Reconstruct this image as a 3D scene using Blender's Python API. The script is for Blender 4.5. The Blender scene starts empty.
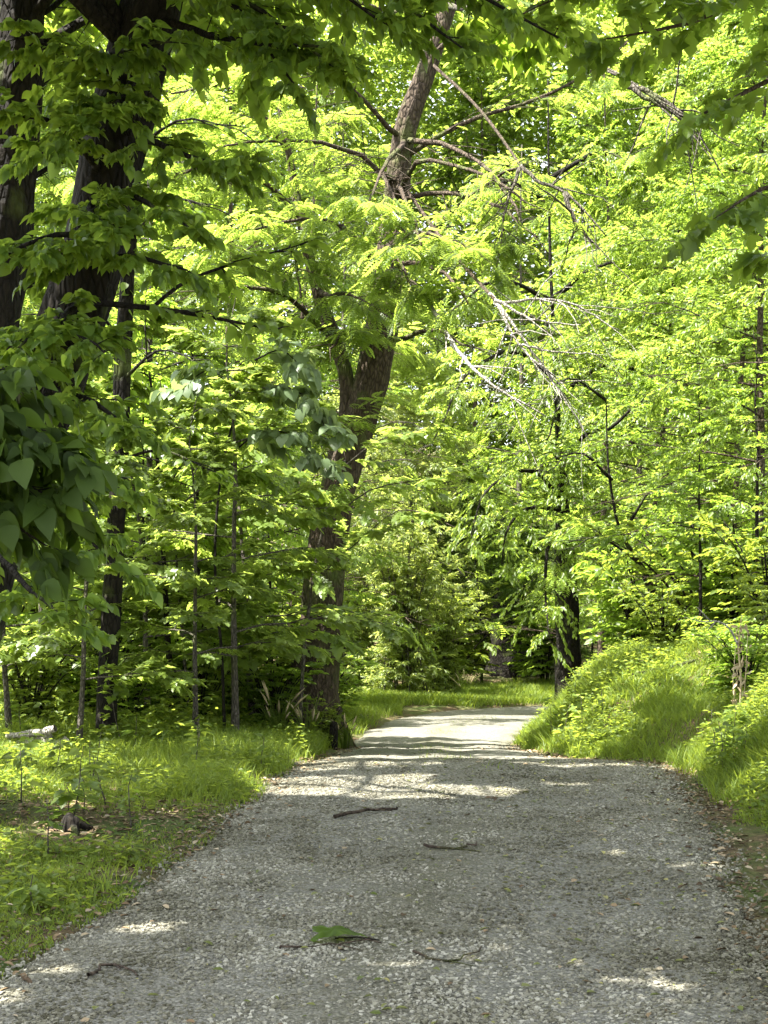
import bpy, math
import numpy as np

rng = np.random.default_rng(11)
scene = bpy.context.scene
COL = scene.collection
F, EYE, HZ = 1400.0, 1.7, 573.0
SUN = np.array([-0.40, -0.14, 0.90]); SUN /= np.linalg.norm(SUN)


def at(px, py, Y):
    """point that the photograph shows at pixel px, py when it stands Y metres away"""
    return np.array([(px - 384) / F * Y, Y, EYE + (HZ - py) / F * Y])


# ------------------------------------------------------------------ terrain
_yy = np.linspace(-12, 160, 1721)


def _curve(pts, k=9):
    p = np.array(pts, float)
    v = np.interp(_yy, p[:, 0], p[:, 1])
    ker = np.ones(k) / k
    v = np.convolve(np.pad(v, k // 2, mode='edge'), ker, 'valid')
    return lambda y: np.interp(y, _yy, v)


LX = _curve([(-12, -4.2), (0, -2.55), (5.57, -1.66), (7.75, -1.2), (10, -0.98), (12.4, -0.74), (14, -.66), (16, -.58), (18, -.53), (20, -.51), (22, -.5), (26, -.3), (30, .25), (32, 1.1), (33.5, 2.8), (35, 6), (38, 14), (45, 30), (60, 50), (160, 150)], 7)
RX = _curve([(-12, -1.0), (0, 0.75), (5.57, 1.55), (8.6, 2.06), (12.4, 2.42), (13.1, 2.34), (13.9, 1.86), (15, 1.74), (16, 1.7), (18, 1.75), (20, 1.85), (22, 1.98), (26, 2.5), (28.5, 3.3), (30, 4.6), (31.5, 7.5), (33, 12), (38, 24), (45, 38), (60, 56), (160, 156)], 5)
ZR = _curve([(-12, 0.1), (0, 0.02), (10, 0.0), (12.4, -0.015), (14, -0.17), (16, -0.36), (18, -0.58), (20, -0.79), (22, -1.0), (26, -1.24), (30, -1.42), (33, -1.5), (36, -1.55), (42, -1.5), (60, -0.8), (90, 6), (160, 16)], 11)
BH = _curve([(-12, 0.5), (4, 0.55), (8, 0.62), (11.5, 0.8), (12.7, 0.75), (13.7, 0.35), (14.5, .55), (15.5, .85), (18, 1.15), (22, 1.35), (26, 1.3), (30, .75), (34, 0.3), (60, 0.3), (160, 0)], 5)
BOFF = _curve([(-12, 0.30), (9.5, 0.30), (11.5, .2), (12.4, 0.12), (13.4, 0.16), (14.4, .1), (16.5, 0.05), (27, 0.05), (33, 0.3), (160, 0.3)], 7)


def vnoise(x, y, s, seed=0):
    """smooth value noise, about -1..1"""
    x = np.asarray(x, float) / s; y = np.asarray(y, float) / s
    xi = np.floor(x).astype(np.int64); yi = np.floor(y).astype(np.int64)
    fx = x - xi; fy = y - yi
    fx = fx * fx * (3 - 2 * fx); fy = fy * fy * (3 - 2 * fy)

    def h(a, b):
        n = (a * 374761393 + b * 668265263 + seed * 974711) & 0x7fffffff
        n = ((n ^ (n >> 13)) * 1274126177) & 0x7fffffff
        return ((n ^ (n >> 16)) & 0xffff) / 32767.5 - 1
    return (h(xi, yi) * (1 - fx) + h(xi + 1, yi) * fx) * (1 - fy) + (h(xi, yi + 1) * (1 - fx) + h(xi + 1, yi + 1) * fx) * fy


def sstep(t):
    t = np.clip(t, 0, 1)
    return t * t * (3 - 2 * t)


def H(x, y):
    """ground height"""
    x = np.asarray(x, float); y = np.asarray(y, float)
    l, r, z = LX(y), RX(y), ZR(y)
    dl = np.maximum(l - x, 0); dr = np.maximum(x - r, 0)
    fy = 1 - sstep((y - 28) / 5)
    tl = sstep(dl / 2.2)
    zl = z * (1 - 0.42 * tl * fy) + 0.05 * sstep(dl / 0.5) + 0.05 * np.minimum(dl, 8) * sstep(dl / 6) * fy + 0.09 * vnoise(x, y, 1.3, 3) * tl + 0.12 * vnoise(x, y, 3.1, 4) * tl
    d2 = np.maximum(dr - BOFF(y), 0)
    w = 0.55 + 0.75 * BH(y)
    zr = z + BH(y) * sstep(d2 / w * 0.9 + 0.0) + 0.16 * np.minimum(np.maximum(d2 - w, 0), 40) + (0.09 * vnoise(x, y, 0.8, 7) + 0.08 * vnoise(x, y, 2.1, 8) + .03 * vnoise(x, y, .35, 9)) * sstep(d2 / 0.6)
    crown = 0.035 * (1 - ((x - (l + r) / 2) / np.maximum((r - l) / 2, 0.1)) ** 2)
    rut = -0.02 * (np.exp(-((x - l - 0.85) / 0.25) ** 2) + np.exp(-((r - x - 0.85) / 0.25) ** 2)) + 0.012 * vnoise(x, y, 0.7, 2)
    return np.where(x < l, zl, np.where(x > r, zr, z + np.maximum(crown, 0) + rut))


# ------------------------------------------------------------------ mesh helpers
def mesh_from(name, V, Fc, mat=None, attrs=None, smooth=True, mats=None, mat_idx=None):
    V = np.asarray(V, np.float32); Fc = np.asarray(Fc, np.int32)
    me = bpy.data.meshes.new(name)
    n, k = Fc.shape
    me.vertices.add(len(V)); me.vertices.foreach_set('co', V.ravel())
    me.loops.add(n * k); me.loops.foreach_set('vertex_index', Fc.ravel())
    me.polygons.add(n)
    me.polygons.foreach_set('loop_start', np.arange(0, n * k, k, dtype=np.int32))
    me.polygons.foreach_set('loop_total', np.full(n, k, np.int32))
    me.polygons.foreach_set('use_smooth', np.full(n, smooth, bool))
    for key, val in (attrs or {}).items():
        a = me.attributes.new(key, 'FLOAT', 'POINT'); a.data.foreach_set('value', np.asarray(val, np.float32))
    for m in (mats or [mat]):
        if m: me.materials.append(m)
    if mat_idx is not None:
        me.polygons.foreach_set('material_index', np.asarray(mat_idx, np.int32))
    me.update(calc_edges=True)
    return me


def link(name, me, parent=None):
    o = bpy.data.objects.new(name, me); COL.objects.link(o)
    if parent is not None: o.parent = parent
    return o


def tag(o, label=None, cat=None, group=None, kind=None):
    if label: o['label'] = label
    if cat: o['category'] = cat
    if group: o['group'] = group
    if kind: o['kind'] = kind
    return o


def empty(name, loc):
    o = bpy.data.objects.new(name, None); COL.objects.link(o); o.location = [float(v) for v in loc]
    o.empty_display_size = 0.2
    return o


def tube(P, R, sides=8, rough=0.0, seed=0, cap=True):
    P = np.asarray(P, float); R = np.asarray(R, float); n = len(P)
    T = np.gradient(P, axis=0); T /= np.linalg.norm(T, axis=1)[:, None] + 1e-9
    ref = np.array([0.31, 0.95, 0.05]) if abs(T[0][1]) < 0.9 else np.array([1.0, 0, 0])
    A = np.zeros((n, 3)); a = ref - T[0] * ref.dot(T[0])
    for i in range(n):
        a = a - T[i] * a.dot(T[i]); a /= np.linalg.norm(a) + 1e-9; A[i] = a
    B = np.cross(T, A)
    th = np.linspace(0, 2 * np.pi, sides, endpoint=False)
    rr = R[:, None] * np.ones(sides)
    if rough:
        L = np.concatenate([[0], np.cumsum(np.linalg.norm(np.diff(P, axis=0), axis=1))])
        rr = rr * (1 + rough * vnoise(np.cos(th)[None] * 2.0 + L[:, None] * 0.35, np.sin(th)[None] * 2.0 + L[:, None] * 0.5 + seed * 7.3, 0.55, seed)
                   + 0.6 * rough * vnoise(th[None] * 2.2 + 0 * L[:, None], L[:, None] * 1.4, 0.5, seed + 1))
    V = P[:, None] + rr[..., None] * (np.cos(th)[None, :, None] * A[:, None] + np.sin(th)[None, :, None] * B[:, None])
    V = V.reshape(-1, 3)
    i = np.arange(n - 1)[:, None] * sides; j = np.arange(sides)[None]; j2 = (j + 1) % sides
    Q = np.stack([i + j, i + j2, i + sides + j2, i + sides + j], -1).reshape(-1, 4)
    if cap:
        V = np.vstack([V, P[0], P[-1]])
        c0, c1 = n * sides, n * sides + 1
        jj = np.arange(0, sides - 1, 2)
        q0 = np.stack([np.full(len(jj), c0), (jj + 2) % sides, jj + 1, jj], -1)
        q1 = np.stack([np.full(len(jj), c1), (n - 1) * sides + jj, (n - 1) * sides + jj + 1, (n - 1) * sides + (jj + 2) % sides], -1)
        Q = np.vstack([Q, q0, q1]) if sides % 2 == 0 else Q
    return V, Q


def tubes(items):
    """items: list of (P, R, sides, rough) -> one V, Q"""
    Vs, Qs, off = [], [], 0
    for k, it in enumerate(items):
        P, R, s = it[0], it[1], it[2]
        rough = it[3] if len(it) > 3 else 0.0
        v, q = tube(P, R, s, rough, seed=k + 3)
        Vs.append(v); Qs.append(q + off); off += len(v)
    return np.vstack(Vs), np.vstack(Qs)


def resample(P, R, n):
    """Catmull-Rom-ish smooth resampling of a polyline with radii"""
    P = np.asarray(P, float); R = np.asarray(R, float)
    t = np.concatenate([[0], np.cumsum(np.linalg.norm(np.diff(P, axis=0), axis=1))])
    m = np.gradient(np.column_stack([P, R]), t, axis=0)
    D = np.column_stack([P, R])
    u = np.linspace(0, t[-1], n)
    i = np.clip(np.searchsorted(t, u, 'right') - 1, 0, len(t) - 2)
    h = (t[i + 1] - t[i])[:, None]; s = ((u - t[i]) / (t[i + 1] - t[i]))[:, None]
    out = (2 * s**3 - 3 * s**2 + 1) * D[i] + (s**3 - 2 * s**2 + s) * h * m[i] + (-2 * s**3 + 3 * s**2) * D[i + 1] + (s**3 - s**2) * h * m[i + 1]
    return out[:, :3], np.maximum(out[:, 3], 0.002)


# ------------------------------------------------------------------ leaves: templates in the unit leaf (base at 0, tip at x = 1)
def T_ovate(w=0.26, fold=0.10, droop=0.12):
    V = [(0, 0, 0), (0.30, w, fold), (0.68, w * 0.78, fold - droop * 0.4), (1, 0, -droop), (0.68, -w * 0.78, fold - droop * 0.4), (0.30, -w, fold)]
    return np.array(V), np.array([(0, 3, 2, 1), (0, 5, 4, 3)])


def T_broad(w=0.38, fold=0.10, droop=0.2):
    xs = np.array([0.0, 0.12, 0.35, 0.62, 0.85, 1.0]); ws = np.array([0.10, 0.80, 1.0, 0.76, 0.34, 0.0]) * w
    V, Q = [], []
    for x, a in zip(xs, ws):
        z = -droop * x * x
        V += [(x, 0, z), (x - 0.04 * (a > 0), a, z + fold * a / w), (x - 0.04 * (a > 0), -a, z + fold * a / w)]
    for i in range(5):
        b, c = 3 * i, 3 * i + 3
        Q += [(b, c, c + 1, b + 1), (b, b + 2, c + 2, c)]
    return np.array(V), np.array(Q)


def T_maple(droop=0.18):
    # half outline of a five-lobed leaf, folded along the midrib
    half = [(0.02, 0.0), (-0.06, 0.34), (0.16, 0.27), (0.34, 0.56), (0.50, 0.22), (0.70, 0.26), (1.0, 0.0)]
    V = [(0.25, 0, 0)]; Q = []
    for sgn in (1, -1):
        b = len(V)
        for x, y in half:
            V.append((x, sgn * y, 0.12 * abs(y) - droop * x * x))
        for i in range(0, 6, 2):
            q = (0, b + i + 2, b + i + 1, b + i) if sgn > 0 else (0, b + i, b + i + 1, b + i + 2)
            Q.append(q)
    return np.array(V), np.array(Q)


def T_pinnate(pairs=6, w=0.075, droop=0.25):
    V, Q = [], []
    for i in range(pairs):
        x = 0.18 + 0.74 * i / (pairs - 1)
        L = 0.30 * (0.75 + 0.5 * math.sin(math.pi * (i + 0.6) / pairs))
        for s in (1, -1):
            b = len(V); z = -droop * x * x
            dx, dy = 0.5 * L, s * 0.87 * L
            px, py = -dy / L * w, dx / L * w
            V += [(x, 0.01 * s, z), (x + 0.5 * dx + px * s * -1, 0.5 * dy - py * s, z + .02), (x + dx, dy, z - .05), (x + 0.5 * dx + px * s, 0.5 * dy + py * s, z - .01)]
            Q.append((b, b + 1, b + 2, b + 3) if s > 0 else (b, b + 3, b + 2, b + 1))
    b = len(V); z = -droop
    V += [(0.95, 0, z * .9), (1.05, w, z), (1.22, 0, z * 1.2), (1.05, -w, z)]; Q.append((b, b + 3, b + 2, b + 1))
    return np.array(V), np.array(Q)


OVATE, BROAD, MAPLE, PINNATE = T_ovate(), T_broad(), T_maple(), T_pinnate()
NARROW = T_ovate(0.16, 0.06, 0.2)
HEART = T_broad(0.50, 0.08, 0.25)


def unit(a):
    return a / (np.linalg.norm(a, axis=-1, keepdims=True) + 1e-9)


def leaves(tpl, P, D, N, S, r=rng):
    """the unit leaf TPL set at points P, along D, with face normal N and length S"""
    tv, tq = tpl; n = len(P)
    D = unit(D); B = unit(np.cross(N, D)); N = np.cross(D, B)
    wv = r.uniform(0.8, 1.15, n)
    V = P[:, None] + S[:, None, None] * (tv[None, :, 0, None] * D[:, None] + (tv[None, :, 1, None] * wv[:, None, None]) * B[:, None] + tv[None, :, 2, None] * N[:, None])
    Q = (np.arange(n) * len(tv))[:, None, None] + tq[None]
    a = np.repeat(r.random(n), len(tv))
    return V.reshape(-1, 3), Q.reshape(-1, tq.shape[1]), a


def yaw(d, ang):
    c, s = np.cos(ang), np.sin(ang)
    o = d.copy(); o[..., 0] = c * d[..., 0] - s * d[..., 1]; o[..., 1] = s * d[..., 0] + c * d[..., 1]
    return o


def twig_leaves(start, dirs, lens, zr=0.16, twigs=6, per=8, size=0.1, droop=0.15, leaf_droop=0.35, spread=0.8, tilt=0.4, tw_len=0.42, r=rng, gap=None):
    """leaves on twigs on sub-branches (start, dirs, lens); returns P, D, N, S"""
    n = len(start)
    k = np.arange(twigs); s = (k + 0.6 + r.uniform(-.3, .3, (n, twigs))) / twigs
    side = np.where(k % 2 == 0, 1, -1)[None] * np.ones((n, 1))
    pos = start[:, None] + dirs[:, None] * (lens[:, None] * s)[..., None]
    pos[..., 2] -= droop * lens[:, None] * s * s
    td = yaw(np.repeat(dirs[:, None], twigs, 1), side * r.uniform(0.3, 1.0, (n, twigs)) * spread)
    td[..., 2] += r.normal(-0.08, zr, (n, twigs)) - droop * 0.7 * s
    td = unit(td)
    tl = np.maximum(lens[:, None] * tw_len * (1.15 - 0.6 * s), size * 1.2) * r.uniform(0.7, 1.2, (n, twigs))
    pos = pos.reshape(-1, 3); td = td.reshape(-1, 3); tl = tl.reshape(-1)
    m = len(pos); j = np.arange(per)
    u = (j + 0.7 + r.uniform(-.3, .3, (m, per))) / per
    lp = pos[:, None] + td[:, None] * (tl[:, None] * u)[..., None]
    lp[..., 2] -= droop * tl[:, None] * u * u
    ls = np.where(j % 2 == 0, 1, -1)[None] * np.where(r.random((m, 1)) < .5, 1, -1)
    ld = yaw(np.repeat(td[:, None], per, 1), ls * r.uniform(0.35, 1.15, (m, per)) * np.where(j == per - 1, 0.15, 1)[None])
    ld[..., 2] -= leaf_droop * r.uniform(0.2, 1.6, (m, per))
    nn = np.array([0, 0, 1.0]) + r.normal(0, tilt, (m, per, 3))
    S = size * r.uniform(0.6, 1.2, (m, per))
    P, D, N, S = lp.reshape(-1, 3), ld.reshape(-1, 3), nn.reshape(-1, 3), S.reshape(-1)
    return P, D, N, S


def subs_along(P, n, length, t0=0.2, ang=(0.5, 1.1), rise=0.05, taper=0.55, r=rng):
    """n sub-branches on polyline P, alternately left and right"""
    P = np.asarray(P, float)
    seg = np.concatenate([[0], np.cumsum(np.linalg.norm(np.diff(P, axis=0), axis=1))]); seg /= seg[-1]
    t = np.clip(np.linspace(t0, 1, n) + r.uniform(-.03, .03, n), 0, 1)
    pos = np.stack([np.interp(t, seg, P[:, i]) for i in range(3)], 1)
    e = np.clip(t + 0.02, 0, 1); b = np.clip(t - 0.06, 0, 1)
    tan = unit(np.stack([np.interp(e, seg, P[:, i]) - np.interp(b, seg, P[:, i]) for i in range(3)], 1))
    # a steep parent throws its branches all round, a level one to both sides
    steep = np.abs(tan[:, 2]) > 0.8
    rnd = r.uniform(0, 2 * np.pi, n)
    flat = unit(np.column_stack([np.cos(rnd), np.sin(rnd), 0.25 * np.ones(n)]))
    sgn = np.where(np.arange(n) % 2 == 0, 1, -1)
    side = yaw(tan, sgn * r.uniform(*ang, n)); side[:, 2] = side[:, 2] * 0.4 + r.normal(rise, 0.26, n)
    d = unit(np.where(steep[:, None], flat, side))
    L = length * (1 - taper * (t - t0) / (1 - t0 + 1e-6)) * r.uniform(0.65, 1.2, n)
    return pos, d, L


def sub_tubes(pos, d, L, droop, r0):
    out = []
    for p, dd, l in zip(pos, d, L):
        s = np.array([0, 0.5, 1.0])
        P = p + dd * (l * s)[:, None]; P[:, 2] -= droop * l * s * s
        out.append((P, np.array([r0, r0 * 0.65, r0 * 0.25]), 4))
    return out


# ------------------------------------------------------------------ materials
def nodes(name):
    m = bpy.data.materials.new(name); m.use_nodes = True
    nt = m.node_tree; nt.nodes.clear()
    return m, nt.nodes, nt.links


def add(N, t, **kw):
    n = N.new(t)
    for k, v in kw.items():
        if k.startswith('i_'): n.inputs[k[2:].replace('_', ' ')].default_value = v
        else: setattr(n, k, v)
    return n


def mixc(N, L, fac, a, b, blend='MIX'):
    m = N.new('ShaderNodeMix'); m.data_type = 'RGBA'; m.blend_type = blend
    for sock, v in ((m.inputs[0], fac), (m.inputs[6], a), (m.inputs[7], b)):
        if hasattr(v, 'links') or hasattr(v, 'is_linked'): L.new(v, sock)
        elif isinstance(v, (int, float)): sock.default_value = v
        else: sock.default_value = (*v, 1)
    return m.outputs[2]


def ramp(N, L, src, stops):
    n = N.new('ShaderNodeValToRGB')
    while len(n.color_ramp.elements) < len(stops): n.color_ramp.elements.new(0.5)
    for e, (p, c) in zip(n.color_ramp.elements, stops):
        e.position = p; e.color = (*c, 1) if len(c) == 3 else c
    L.new(src, n.inputs[0])
    return n.outputs[0]


def leaf_mat(name, dark, mid, light, trans=(0.30, 0.42, 0.03), tfac=0.45, rough=0.42, spec=0.45, vary=0.25):
    m, N, L = nodes(name)
    at_ = add(N, 'ShaderNodeAttribute', attribute_name='rnd')
    oi = add(N, 'ShaderNodeObjectInfo')
    c = ramp(N, L, at_.outputs['Fac'], [(0.0, dark), (0.55, mid), (1.0, light)])
    hsv = add(N, 'ShaderNodeHueSaturation')
    mr = add(N, 'ShaderNodeMapRange'); mr.inputs[3].default_value = 1 - vary; mr.inputs[4].default_value = 1 + vary
    L.new(oi.outputs['Random'], mr.inputs[0]); L.new(mr.outputs[0], hsv.inputs['Value'])
    mh = add(N, 'ShaderNodeMapRange'); mh.inputs[3].default_value = 0.49; mh.inputs[4].default_value = 0.512
    L.new(at_.outputs['Fac'], mh.inputs[0]); L.new(mh.outputs[0], hsv.inputs['Hue'])
    L.new(c, hsv.inputs['Color'])
    p = add(N, 'ShaderNodeBsdfPrincipled'); p.inputs['Roughness'].default_value = rough
    p.inputs['Specular IOR Level'].default_value = spec
    L.new(hsv.outputs[0], p.inputs['Base Color'])
    t = add(N, 'ShaderNodeBsdfTranslucent')
    tc = mixc(N, L, 0.35, trans, tuple(x * 0.75 for x in trans))
    L.new(mixc(N, L, at_.outputs['Fac'], tuple(x * 0.7 for x in trans), tuple(min(x * 1.2, .9) for x in trans)), t.inputs['Color'])
    mx = add(N, 'ShaderNodeMixShader'); mx.inputs[0].default_value = tfac
    o = add(N, 'ShaderNodeOutputMaterial')
    L.new(p.outputs[0], mx.inputs[1]); L.new(t.outputs[0], mx.inputs[2]); L.new(mx.outputs[0], o.inputs[0])
    return m


def bark_mat(name, c1, c2, moss=0.0, scale=9.0):
    m, N, L = nodes(name)
    tc = add(N, 'ShaderNodeTexCoord'); mp = add(N, 'ShaderNodeMapping'); mp.inputs['Scale'].default_value = (1, 1, 0.4)
    L.new(tc.outputs['Object'], mp.inputs[0])
    n1 = add(N, 'ShaderNodeTexNoise'); n1.inputs['Scale'].default_value = scale * 1.6; n1.inputs['Detail'].default_value = 6; n1.inputs['Roughness'].default_value = .65
    v = add(N, 'ShaderNodeTexVoronoi'); v.feature = 'DISTANCE_TO_EDGE'; v.inputs['Scale'].default_value = scale * 2.2
    L.new(mp.outputs[0], n1.inputs[0]); L.new(mp.outputs[0], v.inputs[0])
    c = ramp(N, L, n1.outputs['Fac'], [(0.3, c1), (0.7, c2)])
    crack = ramp(N, L, v.outputs['Distance'], [(0.0, (0.35,) * 3), (0.25, (1,) * 3)])
    c = mixc(N, L, 0.8, c, crack, 'MULTIPLY')
    n2 = add(N, 'ShaderNodeTexNoise'); n2.inputs['Scale'].default_value = 2.3; n2.inputs['Detail'].default_value = 5
    L.new(tc.outputs['Object'], n2.inputs[0])
    if moss:
        f = ramp(N, L, n2.outputs['Fac'], [(0.62 - 0.3 * moss, (0,) * 3), (0.75, (1,) * 3)])
        c = mixc(N, L, f, c, (0.075, 0.095, 0.025))
    p = add(N, 'ShaderNodeBsdfPrincipled'); p.inputs['Roughness'].default_value = 0.9; p.inputs['Specular IOR Level'].default_value = 0.2
    L.new(c, p.inputs['Base Color'])
    b = add(N, 'ShaderNodeBump'); b.inputs['Strength'].default_value = 0.9; b.inputs['Distance'].default_value = 0.03
    ad = add(N, 'ShaderNodeMath', operation='ADD'); L.new(crack, ad.inputs[0]); L.new(n1.outputs['Fac'], ad.inputs[1])
    L.new(ad.outputs[0], b.inputs['Height']); L.new(b.outputs[0], p.inputs['Normal'])
    o = add(N, 'ShaderNodeOutputMaterial'); L.new(p.outputs[0], o.inputs[0])
    return m


def soil_mat():
    m, N, L = nodes('forest_soil')
    tc = add(N, 'ShaderNodeTexCoord')
    n1 = add(N, 'ShaderNodeTexNoise'); n1.inputs['Scale'].default_value = 1.1; n1.inputs['Detail'].default_value = 8; n1.inputs['Roughness'].default_value = .7
    n2 = add(N, 'ShaderNodeTexNoise'); n2.inputs['Scale'].default_value = 26; n2.inputs['Detail'].default_value = 6
    v = add(N, 'ShaderNodeTexVoronoi'); v.inputs['Scale'].default_value = 22; v.inputs['Randomness'].default_value = 1
    for n in (n1, n2, v): L.new(tc.outputs['Object'], n.inputs[0])
    c = ramp(N, L, n2.outputs['Fac'], [(0.3, (0.035, 0.026, 0.016)), (0.55, (0.085, 0.062, 0.036)), (0.75, (0.15, 0.115, 0.07))])
    lit = ramp(N, L, v.outputs['Color'], [(0.2, (0.05, 0.035, 0.02)), (0.8, (0.19, 0.13, 0.075))])
    c = mixc(N, L, 0.45, c, lit)
    g = ramp(N, L, n1.outputs['Fac'], [(0.42, (0,) * 3), (0.62, (1,) * 3)])
    c = mixc(N, L, g, c, mixc(N, L, n2.outputs['Fac'], (0.03, 0.055, 0.012), (0.09, 0.13, 0.03)))
    p = add(N, 'ShaderNodeBsdfPrincipled'); p.inputs['Roughness'].default_value = 0.95; p.inputs['Specular IOR Level'].default_value = 0.15
    L.new(c, p.inputs['Base Color'])
    b = add(N, 'ShaderNodeBump'); b.inputs['Strength'].default_value = 0.8; b.inputs['Distance'].default_value = 0.04
    L.new(n2.outputs['Fac'], b.inputs['Height']); L.new(b.outputs[0], p.inputs['Normal'])
    o = add(N, 'ShaderNodeOutputMaterial'); L.new(p.outputs[0], o.inputs[0])
    return m


def gravel_mat():
    m, N, L = nodes('crushed_gravel')
    tc = add(N, 'ShaderNodeTexCoord')
    v1 = add(N, 'ShaderNodeTexVoronoi'); v1.inputs['Scale'].default_value = 62
    v2 = add(N, 'ShaderNodeTexVoronoi'); v2.inputs['Scale'].default_value = 27
    n1 = add(N, 'ShaderNodeTexNoise'); n1.inputs['Scale'].default_value = 0.9; n1.inputs['Detail'].default_value = 7; n1.inputs['Roughness'].default_value = .65
    n2 = add(N, 'ShaderNodeTexNoise'); n2.inputs['Scale'].default_value = 9; n2.inputs['Detail'].default_value = 8; n2.inputs['Roughness'].default_value = .7
    for n in (v1, v2, n1, n2): L.new(tc.outputs['Object'], n.inputs[0])
    st = ramp(N, L, v1.outputs['Color'], [(0.1, (0.075, 0.072, 0.054)), (0.45, (0.18, 0.174, 0.138)), (0.9, (0.33, 0.32, 0.275))])
    st2 = ramp(N, L, v2.outputs['Color'], [(0.1, (0.16, 0.155, 0.135)), (0.9, (0.40, 0.395, 0.36))])
    c = mixc(N, L, 0.35, st, st2)
    gap = ramp(N, L, v1.outputs['Distance'], [(0.35, (1,) * 3), (0.75, (0.45,) * 3)])
    c = mixc(N, L, 0.9, c, gap, 'MULTIPLY')
    d = ramp(N, L, n1.outputs['Fac'], [(0.4, (0.1,) * 3), (0.7, (0.7,) * 3)])
    c = mixc(N, L, d, c, mixc(N, L, n2.outputs['Fac'], (0.10, 0.096, 0.07), (0.18, 0.174, 0.14)))
    # the grown-in middle and edges hold more dirt
    a = add(N, 'ShaderNodeAttribute', attribute_name='dirt')
    mm = add(N, 'ShaderNodeMath', operation='MULTIPLY'); L.new(a.outputs['Fac'], mm.inputs[0])
    L.new(ramp(N, L, n2.outputs['Fac'], [(0.35, (0.2,) * 3), (0.65, (1,) * 3)]), mm.inputs[1])
    c = mixc(N, L, mm.outputs[0], c, (0.095, 0.09, 0.045))
    p = add(N, 'ShaderNodeBsdfPrincipled'); p.inputs['Roughness'].default_value = 0.92; p.inputs['Specular IOR Level'].default_value = 0.2
    L.new(c, p.inputs['Base Color'])
    b = add(N, 'ShaderNodeBump'); b.inputs['Strength'].default_value = 1.0; b.inputs['Distance'].default_value = 0.015; b.invert = True
    L.new(v1.outputs['Distance'], b.inputs['Height'])
    b2 = add(N, 'ShaderNodeBump'); b2.inputs['Strength'].default_value = 0.7; b2.inputs['Distance'].default_value = 0.03
    L.new(n2.outputs['Fac'], b2.inputs['Height']); L.new(b.outputs[0], b2.inputs['Normal']); L.new(b2.outputs[0], p.inputs['Normal'])
    o = add(N, 'ShaderNodeOutputMaterial'); L.new(p.outputs[0], o.inputs[0])
    return m


def attr_mat(name, stops, rough=0.85, spec=0.2, noise=None):
    m, N, L = nodes(name)
    a = add(N, 'ShaderNodeAttribute', attribute_name='rnd')
    c = ramp(N, L, a.outputs['Fac'], stops)
    if noise:
        tc = add(N, 'ShaderNodeTexCoord'); n = add(N, 'ShaderNodeTexNoise'); n.inputs['Scale'].default_value = noise; n.inputs['Detail'].default_value = 6
        L.new(tc.outputs['Object'], n.inputs[0])
        c = mixc(N, L, 0.7, c, ramp(N, L, n.outputs['Fac'], [(0.3, (0.45,) * 3), (0.7, (1.2,) * 3)]), 'MULTIPLY')
    p = add(N, 'ShaderNodeBsdfPrincipled'); p.inputs['Roughness'].default_value = rough; p.inputs['Specular IOR Level'].default_value = spec
    L.new(c, p.inputs['Base Color'])
    o = add(N, 'ShaderNodeOutputMaterial'); L.new(p.outputs[0], o.inputs[0])
    return m


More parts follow.
